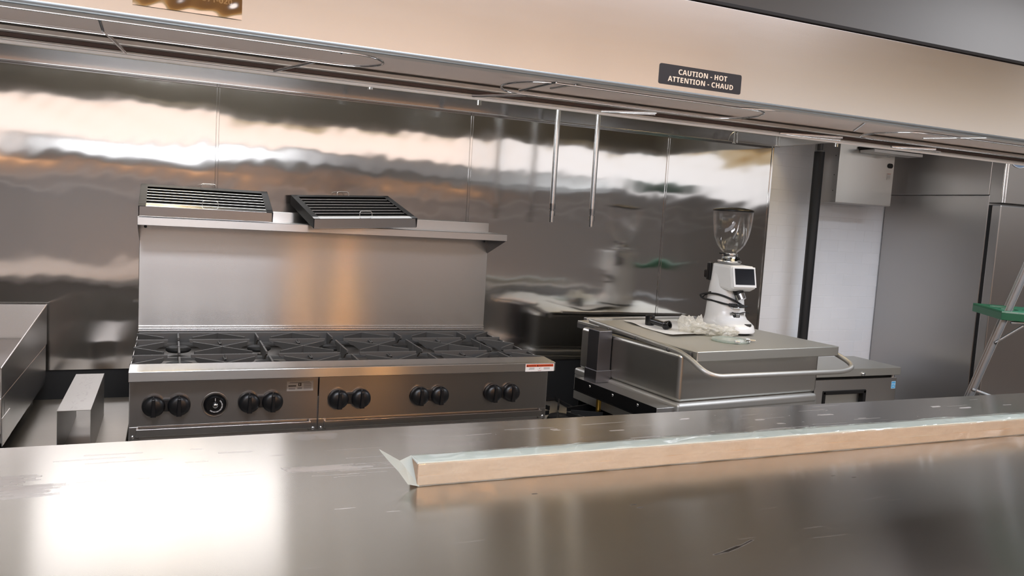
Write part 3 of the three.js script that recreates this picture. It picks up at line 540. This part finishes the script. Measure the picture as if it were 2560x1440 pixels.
// things around the grinder on the lid (lid top y = 0.98)
{
  const g = new THREE.PlaneGeometry(1, 1, 24, 24), p = g.attributes.position, w = waves(5, 61, 8, 30);
  const q = [[2.262, 0.20], [2.228, 0.69], [2.45, 0.655], [2.55, 0.30]];
  for (let i = 0; i < p.count; i++) { const u = p.getX(i) + 0.5, v = p.getY(i) + 0.5, m = (k) => (q[0][k] * (1 - u) + q[3][k] * u) * (1 - v) + (q[1][k] * (1 - u) + q[2][k] * u) * v; const x = m(0), z = m(1); p.setXYZ(i, x, 0.9825 + Math.max(0, 0.010 * w(x, z) * 4) + 0.006 * Math.pow(Math.abs(v - 0.5) * 2, 4), z); }
  g.computeVertexNormals();
  tag(mesh('paper_sheet', keep(g), M.paper), 'white paper sheet lying flat on the lid under the black fitting', 'paper');
}
{
  const t = thing('plastic_fitting', 'black plastic pipe fitting with two open round ends on the paper', 'fitting', [2.318, 0.984, 0.455], 0);
  mesh('socket', move(lathe([[0.017, 0.0], [0.0235, 0.0], [0.0235, 0.05], [0.017, 0.05]], 28), -0.006, 0.0, -0.085), M.blackGloss, t);
  mesh('neck', cyl([-0.006, 0.026, -0.075], [0.0, 0.022, 0.03], 0.0155, 0.014), M.blackGloss, t);
  mesh('open_ring', move(turn(turn(lathe([[0.013, -0.016], [0.0195, -0.016], [0.0205, 0], [0.0195, 0.016], [0.013, 0.016]], 28), 'X', 1.25), 'Y', 0.35), 0.006, 0.022, 0.045), M.blackGloss, t);
}
function crumple(list, no) {                        // crumpled film: noisy folded shells
  const out = [];
  list.forEach(([x, y, z, rx, ry, rz], k) => {
    const g = new THREE.IcosahedronGeometry(1, 14), p = g.attributes.position, w1 = waves(6, no + k * 3, 3, 9), w2 = waves(8, no + k * 3 + 1, 10, 34);
    for (let i = 0; i < p.count; i++) {
      const a = new THREE.Vector3().fromBufferAttribute(p, i), s = 1 + 0.30 * Math.abs(w1(a.x + a.z * 0.7, a.y - a.z)) * 2 - 0.25 + 0.35 * Math.abs(w2(a.x - a.z * 1.3, a.y + a.z * 0.6)) * 6 / 6 ;
      p.setXYZ(i, x + a.x * rx * s, Math.max(0.9825, y + a.y * ry * s), z + a.z * rz * s);
    }
    const f = keep(g); f.computeVertexNormals(); out.push(toCreasedNormals(f, 0.5));
  });
  return out.map(keep);
}
tag(mesh('bubble_wrap', crumple([[2.40, 1.020, 0.56, 0.045, 0.045, 0.05], [2.43, 1.012, 0.62, 0.05, 0.03, 0.05], [2.475, 1.008, 0.66, 0.05, 0.028, 0.045], [2.53, 1.003, 0.70, 0.055, 0.024, 0.035], [2.44, 1.03, 0.60, 0.018, 0.04, 0.015]], 300), M.wrap), 'crumpled clear bubble wrap bunched before the coffee grinder', 'bubble wrap');
{
  const t = thing('clear_disc_lid', 'clear round plastic lid with metal clips lying before the bubble wrap', 'lid', [2.455, 0.981, 0.815], 0.3);
  mesh('disc', [lathe([[0.001, 0.006], [0.072, 0.006], [0.078, 0.010], [0.084, 0.010], [0.086, 0.006], [0.084, 0.0], [0.072, 0.002], [0.001, 0.002]], 48)], M.film, t);
  for (const a of [0.5, 1.3, 2.2]) mesh('clip', [turn(bx(0.070, 0.092, 0.004, 0.014, -0.012, 0.012, 0.003), 'Y', -a)], M.chrome, t);
  mesh('latch', [turn(bx(0.078, 0.112, 0.004, 0.012, -0.008, 0.008, 0.003), 'Y', -0.75)], M.chromeSoft, t);
}

// ================================================================ right: freezer, refrigerator, control box, pipe, ladder
{
  const t = thing('worktop_freezer', 'low stainless worktop freezer with a recessed black door handle', 'freezer', [3.30, 0, 0.5]);
  const w = 0.605;
  mesh('worktop', bx(-0.005, w + 0.012, 0.722, 0.766, -0.33, 0.012, 0.003), M.steelPan, t);
  mesh('cabinet', bx(0, w, 0.12, 0.722, -0.32, -0.05, 0.003), M.steelDull, t);
  mesh('gasket', bx(0.004, w - 0.004, 0.13, 0.722, -0.05, -0.032, 0), M.black, t);
  const hx0 = 0.062, hx1 = 0.376, hy0 = 0.50, hy1 = 0.642;
  const door = mesh('door', extrudeXY([[0.0, 0.16], [w, 0.16], [w, 0.706], [0.0, 0.706]], 0.032, { bevel: 0.003, holes: [[[hx0, hy0], [hx0, hy1], [hx1, hy1], [hx1, hy0]]] }).translate(0, 0, -0.032), M.steel, t);
  mesh('handle_frame', [bx(hx0 - 0.002, hx0 + 0.02, hy0, hy1, -0.03, 0.004, 0.004), bx(hx1 - 0.02, hx1 + 0.002, hy0, hy1, -0.03, 0.004, 0.004), bx(hx0, hx1, hy1 - 0.02, hy1 + 0.002, -0.03, 0.004, 0.004)], M.black, door);
  mesh('handle_recess', bx(hx0 + 0.02, hx1 - 0.02, hy0, hy1 - 0.016, -0.031, -0.026, 0.001), M.steelPan, door);
  mesh('lock', [turn(lathe([[0.001, 0.012], [0.008, 0.012], [0.010, 0.004], [0.012, 0], [0.001, 0]], 20), 'X', Math.PI / 2)].map((g) => move(g, 0.325, 0.735, 0.012)), M.chrome, t);
  mesh('hinge_pin', cyl([w - 0.02, 0.706, -0.016], [w - 0.02, 0.720, -0.016], 0.012), M.chromeSoft, t);
  const blue = canvasTex(128, 128, (g) => { g.fillStyle = '#4fb2ea'; g.fillRect(0, 0, 128, 128); g.strokeStyle = '#eef8ff'; g.lineWidth = 6; g.strokeRect(6, 6, 116, 116); g.fillStyle = '#eaf6ff'; g.font = 'italic bold 34px serif'; g.fillText('energy', 14, 58); g.fillRect(34, 82, 60, 10); });
  decal(t, 'energy_label', 0.566, 0.598, 0.642, 0.684, 0.0008, blue, 'small light blue square energy label');
  for (const x of [0.05, w - 0.05]) for (const z of [-0.28, -0.1]) mesh('leg', cyl([x, 0, z], [x, 0.12, z], 0.018), M.black, t);
}
const font = await new FontLoader().loadAsync('fonts/droid/droid_sans_bold.typeface.json');
{
  const t = thing('refrigerator', 'tall stainless reach-in refrigerator with an oval badge on its top panel', 'refrigerator', [4.232, 0, 0]);
  const w = 0.75, top = 2.08;
  mesh('cabinet', bx(0, w, 0.12, 1.752, 0.01, 0.695, 0.003), M.steelTall, t);
  mesh('compressor_housing', bx(0, w, 1.7545, top, 0.01, 0.69, 0.003), M.steelTall, t);
  mesh('door_gasket', bx(0.006, w - 0.006, 0.13, 1.70, 0.695, 0.715, 0), M.black, t);
  mesh('door', bx(0, w, 0.15, 1.700, 0.715, 0.768, 0.006), M.steelTall, t);
  mesh('top_panel', bx(0.004, w, 1.712, top, 0.69, 0.762, 0.003), M.steelTall, t);
  mesh('panel_trim', [cyl([0.006, 1.714, 0.764], [0.006, top, 0.764], 0.006), cyl([0.030, 1.714, 0.763], [0.030, top, 0.763], 0.004)], M.chrome, t);
  const oval = (rx, ry) => Array.from({ length: 40 }, (_, i) => [rx * Math.cos(i / 40 * 6.2832), ry * Math.sin(i / 40 * 6.2832)]);
  const badge = mesh('badge', extrudeXY(oval(0.064, 0.034), 0.004, { bevel: 0.001 }), P({ color: 0x7f90a4, roughness: 0.3 }), t); badge.position.set(0.112, 1.942, 0.762);
  mesh('badge_rim', keep(new THREE.TorusGeometry(0.064, 0.0028, 8, 60)).scale(1, 0.53, 1), M.white, badge).position.z = 0.004;
  const tx = new TextGeometry('TRUE', { font, size: 0.026, depth: 0.002, curveSegments: 4 }); tx.computeBoundingBox(); tx.translate(-tx.boundingBox.max.x / 2, -0.016, 0.004); tx.scale(1.1, 1.2, 1);
  mesh('badge_lettering', keep(tx), M.white, badge);
  for (const x of [0.08, w - 0.08]) for (const z of [0.1, 0.6]) mesh('leg', cyl([x, 0, z], [x, 0.12, z], 0.022), M.black, t);
}
{
  const t = thing('control_box', 'stainless control box on the tiled wall beside the refrigerator', 'control box', [3.627, 1.672, 0]);
  const w = 0.428, h = 0.45, d = 0.2;
  mesh('box', bx(0, w, 0, h, 0, d - 0.003, 0.002), M.steelTall, t);
  mesh('front_cover', bx(-0.003, w + 0.003, 0.004, h, d - 0.003, d, 0.001), metal(0xcfcfcc, 0.3, 0.6, 'v'), t);
  mesh('oval_opening', [extrudeXY([...ring(12, 0.014, 0.008, 0, -Math.PI / 2, Math.PI / 2), ...ring(12, 0.014, -0.008, 0, Math.PI / 2, Math.PI * 1.5)], 0.003, { bevel: 0.0008 })].map((g) => move(g, 0.398, 0.240, d)), M.black, t);
  const lab = canvasTex(64, 96, (g) => { g.fillStyle = '#d8d6d3'; g.fillRect(0, 0, 64, 96); g.fillStyle = '#b5473a'; g.fillRect(4, 6, 56, 6); g.fillStyle = '#8d8b88'; for (let i = 0; i < 6; i++) g.fillRect(8, 24 + i * 11, 48, 3); });
  decal(t, 'small_label', 0.380, 0.412, 0.158, 0.196, d + 0.001, lab);
  for (const y of [0.07, 0.16, 0.27]) mesh('side_screw', turn(turnDome(0, 0, 0, 0.003), 'Y', -Math.PI / 2), M.black, t).position.set(-0.001, y, d - 0.03);
  // hinged flap standing out from the top of the cover
  mesh('flap', [bx(0.13, 0.50, 0.318, 0.330, d, d + 0.012, 0.001), bx(0.14, 0.52, 0.312, 0.318, d + 0.002, d + 0.10, 0.001)], M.black, t);
  mesh('flap_underside', bx(0.145, 0.53, 0.297, 0.314, d + 0.004, d + 0.108, 0.002), M.white, t);
  mesh('flap_latch', [cyl([0.30, 0.288, d + 0.05], [0.335, 0.288, d + 0.05], 0.005)], M.chromeSoft, t);
}
{
  const t = thing('insulated_pipe', 'tall black insulated pipe running up in front of the tiles', 'pipe', [3.54, 0, 0.13]);
  mesh('sleeve', cyl([0, 0.05, 0], [0, 1.957, 0], 0.029, 0.029, 28), M.rubber, t);
  mesh('end_cap', cyl([0, 1.957, 0], [0, 1.964, 0], 0.029, 0.027, 28), M.alu, t);
  mesh('core_pipe', cyl([0, 0.0, 0], [0, 2.4, 0], 0.016, 0.016, 20), M.iron, t);
}
{
  // folding ladder seen along its width: near and far rails line up
  const t = thing('step_ladder', 'aluminium step ladder with a green paint tray shelf at the right edge', 'ladder', [3.157, 0, 1.213], -0.967);
  // local: +x to the right across the view, -z away from the viewer
  const lean = 0.2666, H = 1.75;
  const rail = (z, mirrorX) => { const s = mirrorX ? -1 : 1, x0 = mirrorX ? 2 * lean * H * 0.98 : 0; return sideBar([x0, 0, z], [x0 + s * lean * H, H, z], 0.026, 0.011); };
  function sideBar(a, b, wd, th) { const A = new THREE.Vector3(...a), B = new THREE.Vector3(...b), d = B.clone().sub(A), L = d.length(); const g = mergeGeometries([bx(-wd / 2, wd / 2, 0, L, -th, -th + 0.003, 0.001), bx(-wd / 2, -wd / 2 + 0.003, 0, L, -th, th, 0.001), bx(wd / 2 - 0.003, wd / 2, 0, L, -th, th, 0.001)]); g.applyQuaternion(new THREE.Quaternion().setFromUnitVectors(new THREE.Vector3(0, 1, 0), d.normalize())); g.translate(...a); return keep(g); }
  mesh('rear_rail', rail(0, false), M.alu, t); mesh('rear_rail', rail(-0.4, false), M.alu, t);
  mesh('front_rail', rail(0.02, true), M.alu, t); mesh('front_rail', rail(-0.42, true), M.alu, t);
  for (const y of [0.35, 0.86]) mesh('cross_brace', tube([[lean * y, y, -0.01], [lean * y + 0.16, y - 0.045, -0.03], [lean * y + 0.3, y - 0.075, -0.05]], 0.008), M.alu, t);
  for (const y of [0.3, 0.6, 0.9, 1.2]) { const x = 2 * lean * H * 0.98 - lean * y; mesh('step', bx(x - 0.04, x + 0.05, y - 0.02, y, -0.42, 0.02, 0.003), M.alu, t); }
  mesh('top_cap', bx(lean * H - 0.10, lean * H + 0.12, H - 0.012, H + 0.05, -0.44, 0.04, 0.012), M.greenTray, t);
  // tray shelf with round holes
  const y = 1.205, xs = lean * y, hole = (cx, cz, r) => ring(20, r, cx, cz).reverse();
  const tray = extrudeXY([[xs - 0.02, -0.02], [xs + 0.26, -0.02], [xs + 0.24, 0.36], [xs - 0.135, 0.31]], 0.008, { bevel: 0.001, holes: [hole(xs + 0.0, 0.10, 0.04), hole(xs - 0.035, 0.22, 0.04), hole(xs + 0.11, 0.15, 0.06)] });
  tray.rotateX(-Math.PI / 2); tray.translate(0, y, 0);
  const dusty = P({ roughness: 0.7, map: canvasTex(256, 256, (g) => { g.fillStyle = '#2f7a5a'; g.fillRect(0, 0, 256, 256); reseed(3); for (let i = 0; i < 260; i++) { g.fillStyle = '#d9e2dc'; g.globalAlpha = 0.3 + rnd() * 0.4; g.beginPath(); g.ellipse(rnd() * 256, rnd() * 256, 4 + rnd() * 22, 3 + rnd() * 10, rnd() * 3, 0, 6.3); g.fill(); } }) });
  mesh('tray_shelf', keep(planarUV(tray)), dusty, t, 'green tray shelf dusted with white');
  const skirt = extrudeXY([[0, -0.030], [0.352, -0.030], [0.352, 0], [0, 0]], 0.006, { bevel: 0.001 }); skirt.rotateY(Math.atan2(0.33, -0.115)); skirt.translate(xs - 0.02, y, 0.02);
  mesh('tray_skirt', [bx(xs - 0.02, xs + 0.26, y - 0.030, y, 0.014, 0.020, 0.002), skirt], M.greenTray, t);
  mesh('tray_arm', [tube([[xs + 0.02, y - 0.04, 0.0], [xs + 0.12, y - 0.03, -0.01], [xs + 0.22, y - 0.07, -0.03]], 0.007), tube([[xs - 0.03, y - 0.13, 0.0], [xs + 0.06, y - 0.05, -0.01]], 0.006)], M.alu, t);
}

// ================================================================ the pass counter and the heated shelf above it
const HC = 0.96;
{
  const t = thing('pass_counter', 'long stainless pass counter across the foreground with plaster smears and scratches', 'counter', [0, 0, 0]);
  const x0 = -1.2, x1 = 3.3, z0 = 1.834, z1 = 3.16, PX = 2048, PZ = 1024;
  const cx = (x) => (x - x0) / (x1 - x0) * PX, cz = (z) => (z - z0) / (z1 - z0) * PZ;
  const marks = (g, base, smear, dust, dark) => {
    g.fillStyle = base; g.fillRect(0, 0, PX, PZ);
    reseed(21);
    const sx = PX / (x1 - x0), sz = PZ / (z1 - z0);
    const streak = (x, z, L, w, a, col) => { g.globalAlpha = a; g.strokeStyle = col; g.lineWidth = w * 1.6; g.beginPath(); g.moveTo(cx(x), cz(z)); g.lineTo(cx(x + L), cz(z + L * (rnd() - 0.5) * 0.12)); g.stroke(); };
    // torn plaster / film residue patches
    const patch = (x, z, w, h, a) => { for (let i = 0; i < 46; i++) { const f = rnd(); streak(x + (rnd() - 0.5) * w * 0.5, z + (f - 0.5) * h, w * (0.35 + rnd() * 0.5), 2 + rnd() * 4, a, smear); } };
    patch(-0.20, 2.06, 0.11, 0.07, 0.75); patch(-0.14, 2.11, 0.09, 0.06, 0.7); patch(0.36, 2.10, 0.14, 0.03, 0.55); patch(0.90, 2.11, 0.07, 0.035, 0.55);
    for (const [x, z] of [[0.405, 1.885], [0.452, 1.885]]) { g.globalAlpha = 0.55; g.fillStyle = dust; g.beginPath(); g.ellipse(cx(x), cz(z), 0.022 * sx, 0.02 * sz, 0, 0, 6.3); g.fill(); g.beginPath(); g.ellipse(cx(x), cz(z) - 0.02 * sz, 0.03 * sx, 0.014 * sz, 0, 0, 6.3); g.fill(); }
    for (let i = 0; i < 60; i++) { g.globalAlpha = 0.06 + rnd() * 0.10; g.fillStyle = dust; const x = 0.5 + rnd() * 0.8, z = 1.86 + rnd() * 0.16; g.beginPath(); g.ellipse(cx(x), cz(z), 6 + rnd() * 30, 3 + rnd() * 9, 0.2, 0, 6.3); g.fill(); }
    for (let i = 0; i < 46; i++) streak(0.66 + rnd() * 0.55, 2.07 + rnd() * 0.05, 0.02 + rnd() * 0.09, 1 + rnd() * 2, 0.5 + rnd() * 0.3, smear);
    for (let i = 0; i < 14; i++) streak(0.34 + rnd() * 0.2, 2.09 + rnd() * 0.06, 0.06 + rnd() * 0.1, 1 + rnd(), 0.6, smear);
    for (const [x, z, L] of [[0.99, 1.93, 0.02], [1.14, 1.97, 0.04], [1.40, 1.90, 0.03], [1.62, 1.95, 0.03], [1.66, 2.0, 0.02], [1.86, 1.94, 0.05],  [2.35, 1.93, 0.04], [2.44, 1.96, 0.05]]) for (let k = 0; k < 4; k++) streak(x + rnd() * 0.015, z + rnd() * 0.012, L, 1.5 + rnd() * 2, 0.75, smear);
    for (let i = 0; i < 70; i++) streak(-0.3 + rnd() * 3.0, 1.86 + rnd() * 0.30, 0.02 + rnd() * 0.12, 1 + rnd() * 3, 0.25 + rnd() * 0.35, smear);
    for (let i = 0; i < 40; i++) { g.globalAlpha = 0.10 + rnd() * 0.14; g.fillStyle = dust; const x = -0.3 + rnd() * 2.8, z = 1.86 + rnd() * 0.3, w = 8 + rnd() * 40, h = 4 + rnd() * 16; g.beginPath(); g.moveTo(cx(x), cz(z)); for (let k = 0; k < 7; k++) g.lineTo(cx(x) + (rnd() - 0.3) * w, cz(z) + (rnd() - 0.5) * h); g.fill(); }
    for (let i = 0; i < 160; i++) { g.globalAlpha = 0.25 + rnd() * 0.4; g.fillStyle = smear; g.fillRect(cx(0.3 + rnd() * 2.6), cz(1.85 + rnd() * 0.4), 1 + rnd() * 3, 1 + rnd() * 2); }
    for (let i = 0; i < 60; i++) streak(-0.4 + rnd() * 3, 2.2 + rnd() * 0.8, 0.02 + rnd() * 0.06, 1, 0.18, dust);
    streak(0.385, 2.325, 0.03, 1.2, 0.5, smear); streak(0.395, 2.327, 0.03, 0.8, 0.5, smear); streak(0.47, 2.36, 0.025, 1.5, 0.3, smear);
    // tape marks
    g.globalAlpha = 0.5; g.fillStyle = dust; for (const [x, z, w, h] of [[0.855, 2.095, 0.06, 0.03], [1.62, 2.085, 0.07, 0.05], [1.93, 2.06, 0.10, 0.06]]) g.fillRect(cx(x), cz(z), w * sx, h * sz);
    g.globalAlpha = 0.85; g.strokeStyle = dark; g.lineWidth = 3; g.beginPath(); g.moveTo(cx(0.935), cz(2.672)); g.quadraticCurveTo(cx(0.985), cz(2.665), cx(1.04), cz(2.640)); g.stroke();
    g.lineWidth = 5; g.beginPath(); g.moveTo(cx(0.96), cz(2.668)); g.lineTo(cx(1.0), cz(2.655)); g.stroke();
    for (const [x, z] of [[0.92, 2.44], [0.925, 2.455], [1.46, 2.40], [1.50, 2.42], [0.12, 2.62], [0.76, 2.34]]) { g.globalAlpha = 0.7; g.fillStyle = dark; g.fillRect(cx(x), cz(z), 5, 3); }
    g.globalAlpha = 1;
  };
  const col = canvasTex(PX, PZ, (g) => marks(g, '#cbc6c0', '#dedad5', '#cfccc8', '#1a1613'));
  const dull = canvasTex(PX, PZ, (g) => marks(g, 'rgb(0,255,255)', 'rgb(0,255,20)', 'rgb(0,235,140)', 'rgb(0,230,60)')); dull.colorSpace = THREE.NoColorSpace;
  const g = new THREE.PlaneGeometry(x1 - x0, z1 - z0, 1, 1); g.rotateX(-Math.PI / 2); g.translate((x0 + x1) / 2, HC, (z0 + z1) / 2);
  mesh('worktop', keep(g), metal(0xffffff, 0.2, 0.8, 'u', { map: col, roughnessMap: dull, metalnessMap: dull }), t);
  mesh('apron', [bx(x0, x1, HC - 0.05, HC - 0.0008, z0, z1, 0.006)], M.steel, t);
  mesh('cabinet', [bx(x0 + 0.02, x1 - 0.02, 0.12, HC - 0.05, z0 + 0.1, z1 - 0.05, 0.004)], M.steelDull, t);
  mesh('plinth', bx(x0 + 0.05, x1 - 0.05, 0, 0.12, z0 + 0.16, z1 - 0.1, 0), M.black, t);
}
// long wrapped strip lying on the counter
{
  const t = thing('wrapped_strip', 'long tan cardboard strip in clear green film lying along the pass counter', 'package', [0.558, HC, 2.226]);
  const L = 2.6, h = 0.044, d = 0.025;
  const card = P({ roughness: 0.75, map: grainTex([0.74, 0.64, 0.55], 0.09, 6, 1, 41, true, 3) });
  mesh('cardboard', bx(0, L, 0.001, h, -d, d, 0.003), card, t);
  mesh('foam_top', bx(0, L, h - 0.001, h + 0.002, -d + 0.001, d - 0.004, 0.001), P({ color: 0xe4e9e6, roughness: 0.7 }), t, 'pale mint foam layer along the top');
  // film: a loose rounded sleeve with puckers
  const nx = 420, nr = 28, w1 = waves(7, 71, 14, 60), w2 = waves(6, 72, 60, 160), pos = [], uv = [], idx = [];
  for (let i = 0; i <= nx; i++) for (let k = 0; k <= nr; k++) {
    const x = i / nx * L, a = k / nr * Math.PI * 2, q = 0.22, c = Math.cos(a), s = Math.sin(a);
    const puck = Math.max(0, w1(x * 1.2, a * 2) * 3 + 0.1) * 0.0060 * (0.30 + 0.65 * Math.min(1, Math.max(0, x - 0.35))) + w2(x, a * 3) * 0.04;
    const up = s > 0.3 ? 1 : 0.25;
    pos.push(x, Math.max(0.0006, h / 2 + 0.0005 + (h / 2 + 0.0036 + puck * up) * Math.sign(s) * Math.pow(Math.abs(s), q)), (d + 0.003 + puck * 0.9) * Math.sign(c) * Math.pow(Math.abs(c), q)); uv.push(x, k / nr);
  }
  for (let i = 0; i < nx; i++) for (let k = 0; k < nr; k++) { const a = i * (nr + 1) + k, b = a + nr + 1; idx.push(a, a + 1, b, a + 1, b + 1, b); }
  const f = new THREE.BufferGeometry(); f.setAttribute('position', new THREE.Float32BufferAttribute(pos, 3)); f.setAttribute('uv', new THREE.Float32BufferAttribute(uv, 2)); f.setIndex(idx); f.computeVertexNormals();
  mesh('film_sleeve', keep(f), P({ color: 0xf2f8f5, roughness: 0.09, transmission: 0.8, clearcoat: 0.6, clearcoatRoughness: 0.1, thickness: 0, ior: 1.3, side: THREE.DoubleSide }), t);
  // twisted end flap pointing left and up
  const q = [[0.004, 0.001, 0.027], [0.0, 0.048, -0.022], [-0.024, 0.040, -0.018], [-0.070, 0.070, -0.006], [-0.056, 0.052, 0.004], [-0.034, 0.028, 0.014], [-0.014, 0.006, 0.026], [-0.016, 0.030, -0.006]];
  const fp = [], fl = [[q[0], q[1], q[7]], [q[1], q[2], q[7]], [q[7], q[2], q[5]], [q[2], q[3], q[4]], [q[2], q[4], q[5]], [q[7], q[5], q[6]], [q[0], q[7], q[6]], [[0.004, 0.002, -0.026], q[1], q[0]], [q[3], [-0.066, 0.064, -0.002], q[4]], [[-0.02, 0.008, 0.030], q[5], q[6]], [[-0.02, 0.008, 0.030], q[6], q[0]]];
  for (const tri of fl) for (const p of tri) fp.push(...p);
  const fg = new THREE.BufferGeometry(); fg.setAttribute('position', new THREE.Float32BufferAttribute(fp, 3)); fg.setAttribute('uv', new THREE.Float32BufferAttribute(new Float32Array(fp.length / 3 * 2), 2)); fg.computeVertexNormals();
  mesh('film_flap', keep(fg), P({ color: 0xdde8e3, roughness: 0.25, transmission: 0.45, thickness: 0, ior: 1.4, side: THREE.DoubleSide }), t);
}
// heated pass shelf
{
  const yb = 1.708, yt = 1.863, zf = 2.54, zr = 2.235, x0 = -0.9, x1 = 3.6;
  const t = thing('heated_pass_shelf', 'long stainless heated pass shelf with caution label hanging over the counter', 'shelf', [0, 0, 0]);
  const fas = metal(0xcdc8c3, 0.21, 0.6, 'u');
  mesh('fascia', [bx(x0, x1, yb, yt, zf - 0.006, zf, 0.003)], fas, t);
  mesh('fascia_lip', [bx(x0, x1, yb - 0.001, yb + 0.006, zf - 0.03, zf - 0.001, 0.003)], M.steelSoft, t);
  mesh('top_gasket', bx(x0, x1, yt, yt + 0.006, zf - 0.03, zf + 0.002, 0.001), M.black, t);
  mesh('shelf_top', sideProfile([[zr, yb + 0.036], [zf - 0.006, yt - 0.004], [zf - 0.006, yt], [zr, yb + 0.041]], x0, x1, { bevel: 0.0005 }), M.steelSoft, t);
  mesh('soffit', bx(x0, x1, yb + 0.024, yb + 0.028, zr + 0.012, zf - 0.006, 0.001), P({ color: 0xd6cdc6, metalness: 0.45, roughness: 0.5 }), t);
  mesh('rear_lip', [bx(x0, x1, yb, yb + 0.041, zr, zr + 0.004, 0.001), bx(x0, x1, yb, yb + 0.004, zr, zr + 0.012, 0.0015), bx(x0, x1, yb + 0.012, yb + 0.020, zr + 0.004, zr + 0.022, 0.002)], M.steelSoft, t);
  mesh('rear_bead', cyl([x0, yb + 0.001, zr - 0.001], [x1, yb + 0.001, zr - 0.001], 0.0052, 0.0052, 16), P({ color: 0xdcdcda, roughness: 0.4 }), t);
  mesh('front_bead', cyl([x0, yb + 0.003, zf - 0.004], [x1, yb + 0.003, zf - 0.004], 0.0046, 0.0046, 16), metal(0x8f979b, 0.5), t);
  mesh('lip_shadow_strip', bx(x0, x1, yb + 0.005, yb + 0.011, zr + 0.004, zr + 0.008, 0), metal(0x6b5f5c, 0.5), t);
  // wire guards under the heaters: closed loop with bent rods up to both lips
  const guard = (xa, xb, za, zb, rods) => {
    const g = [tube([[xa, yb, (za + zb) / 2], [xa + 0.035, yb, za], [xb - 0.035, yb, za], [xb, yb, (za + zb) / 2], [xb - 0.035, yb, zb], [xa + 0.035, yb, zb]], 0.0022, { closed: true, rad: 0.035, seg: 8 })];
    for (const r of rods) g.push(tube(r, 0.0024, { rad: 0.004, seg: 8 }));
    mesh('wire_guard', g, M.chrome, t);
  };
  const y = yb;
  guard(-0.62, 0.415, 2.402, 2.508, [[[0.02, y + 0.02, 2.50], [0.025, y, 2.43], [0.045, y, 2.26]], [[0.315, y, 2.40], [0.27, y, 2.26]], [[0.335, y + 0.004, 2.53], [0.335, y, 2.50]]]);
  guard(0.616, 1.157, 2.345, 2.49, [[[0.715, y, 2.345], [0.63, y, 2.25]], [[0.68, y, 2.50], [0.66, y - 0.004, 2.40]], [[0.735, y + 0.004, 2.53], [0.70, y, 2.44]], [[1.06, y, 2.49], [1.19, y + 0.002, 2.53]], [[0.99, y, 2.32], [0.90, y, 2.255], [1.0, y, 2.30]]]);
  guard(1.47, 2.35, 2.335, 2.49, [[[1.33, y + 0.003, 2.53], [1.42, y, 2.41]], [[1.50, y, 2.30], [1.36, y, 2.25], [1.53, y, 2.265]], [[1.60, y, 2.43], [1.66, y, 2.53]], [[1.80, y, 2.30], [1.70, y, 2.255], [1.86, y, 2.265]]]);
  // printed labels
  const cau = canvasTex(1024, 400, (g, w, h) => { g.fillStyle = '#201f22'; g.beginPath(); g.roundRect(0, 0, w, h, 36); g.fill(); g.fillStyle = '#d7c3ad'; g.textAlign = 'center'; g.textBaseline = 'middle'; g.font = 'bold 142px sans-serif'; g.fillText('CAUTION - HOT', w * 0.52, h * 0.31, w * 0.60); g.fillText('ATTENTION - CHAUD', w * 0.505, h * 0.70, w * 0.80); });
  { const g = new THREE.ExtrudeGeometry(roundRect(0.847, 1.015, 1.7205, 1.7535 + 0.0, 0.004), { depth: 0.0008, bevelEnabled: false, curveSegments: 6 }); const p = g.attributes.position, u = g.attributes.uv; for (let i = 0; i < p.count; i++) u.setXY(i, (p.getX(i) - 0.847) / 0.168, (p.getY(i) - 1.7205) / 0.033); g.translate(0, 0, zf); const m = mesh('caution_label', keep(g), P({ map: cau, roughness: 0.45 }), t, 'black caution label with two lines of pale lettering'); }
  // foil sticker: crinkled, with worn lettering
  const nx = 90, ny = 60, g = new THREE.PlaneGeometry(0.130, 0.085, nx, ny), p = g.attributes.position, w = waves(8, 91, 60, 260);
  for (let i = 0; i < p.count; i++) p.setZ(i, 0.0016 + 0.05 * w(p.getX(i), p.getY(i)) * 0.6);
  g.computeVertexNormals(); g.translate(0.1305, 1.7245 + 0.0425, zf);
  const foilTex = canvasTex(512, 336, (c) => { c.fillStyle = '#b8aca0'; c.fillRect(0, 0, 512, 336); c.fillStyle = '#f2efe9'; c.font = 'bold 40px sans-serif'; c.fillText('410-571-020', 240, 268, 230); c.font = '26px sans-serif'; c.fillText('SERVICE', 140, 230); });
  mesh('foil_sticker', keep(g), metal(0xffffff, 0.07, 0, 'u', { map: foilTex }), t, 'crinkled mirror foil sticker with worn phone number');
}
function roundRect(x0, x1, y0, y1, r) { const s = new THREE.Shape(); s.moveTo(x0 + r, y0); s.lineTo(x1 - r, y0); s.quadraticCurveTo(x1, y0, x1, y0 + r); s.lineTo(x1, y1 - r); s.quadraticCurveTo(x1, y1, x1 - r, y1); s.lineTo(x0 + r, y1); s.quadraticCurveTo(x0, y1, x0, y1 - r); s.lineTo(x0, y0 + r); s.quadraticCurveTo(x0, y0, x0 + r, y0); return s; }

renderer.render(scene, camera);
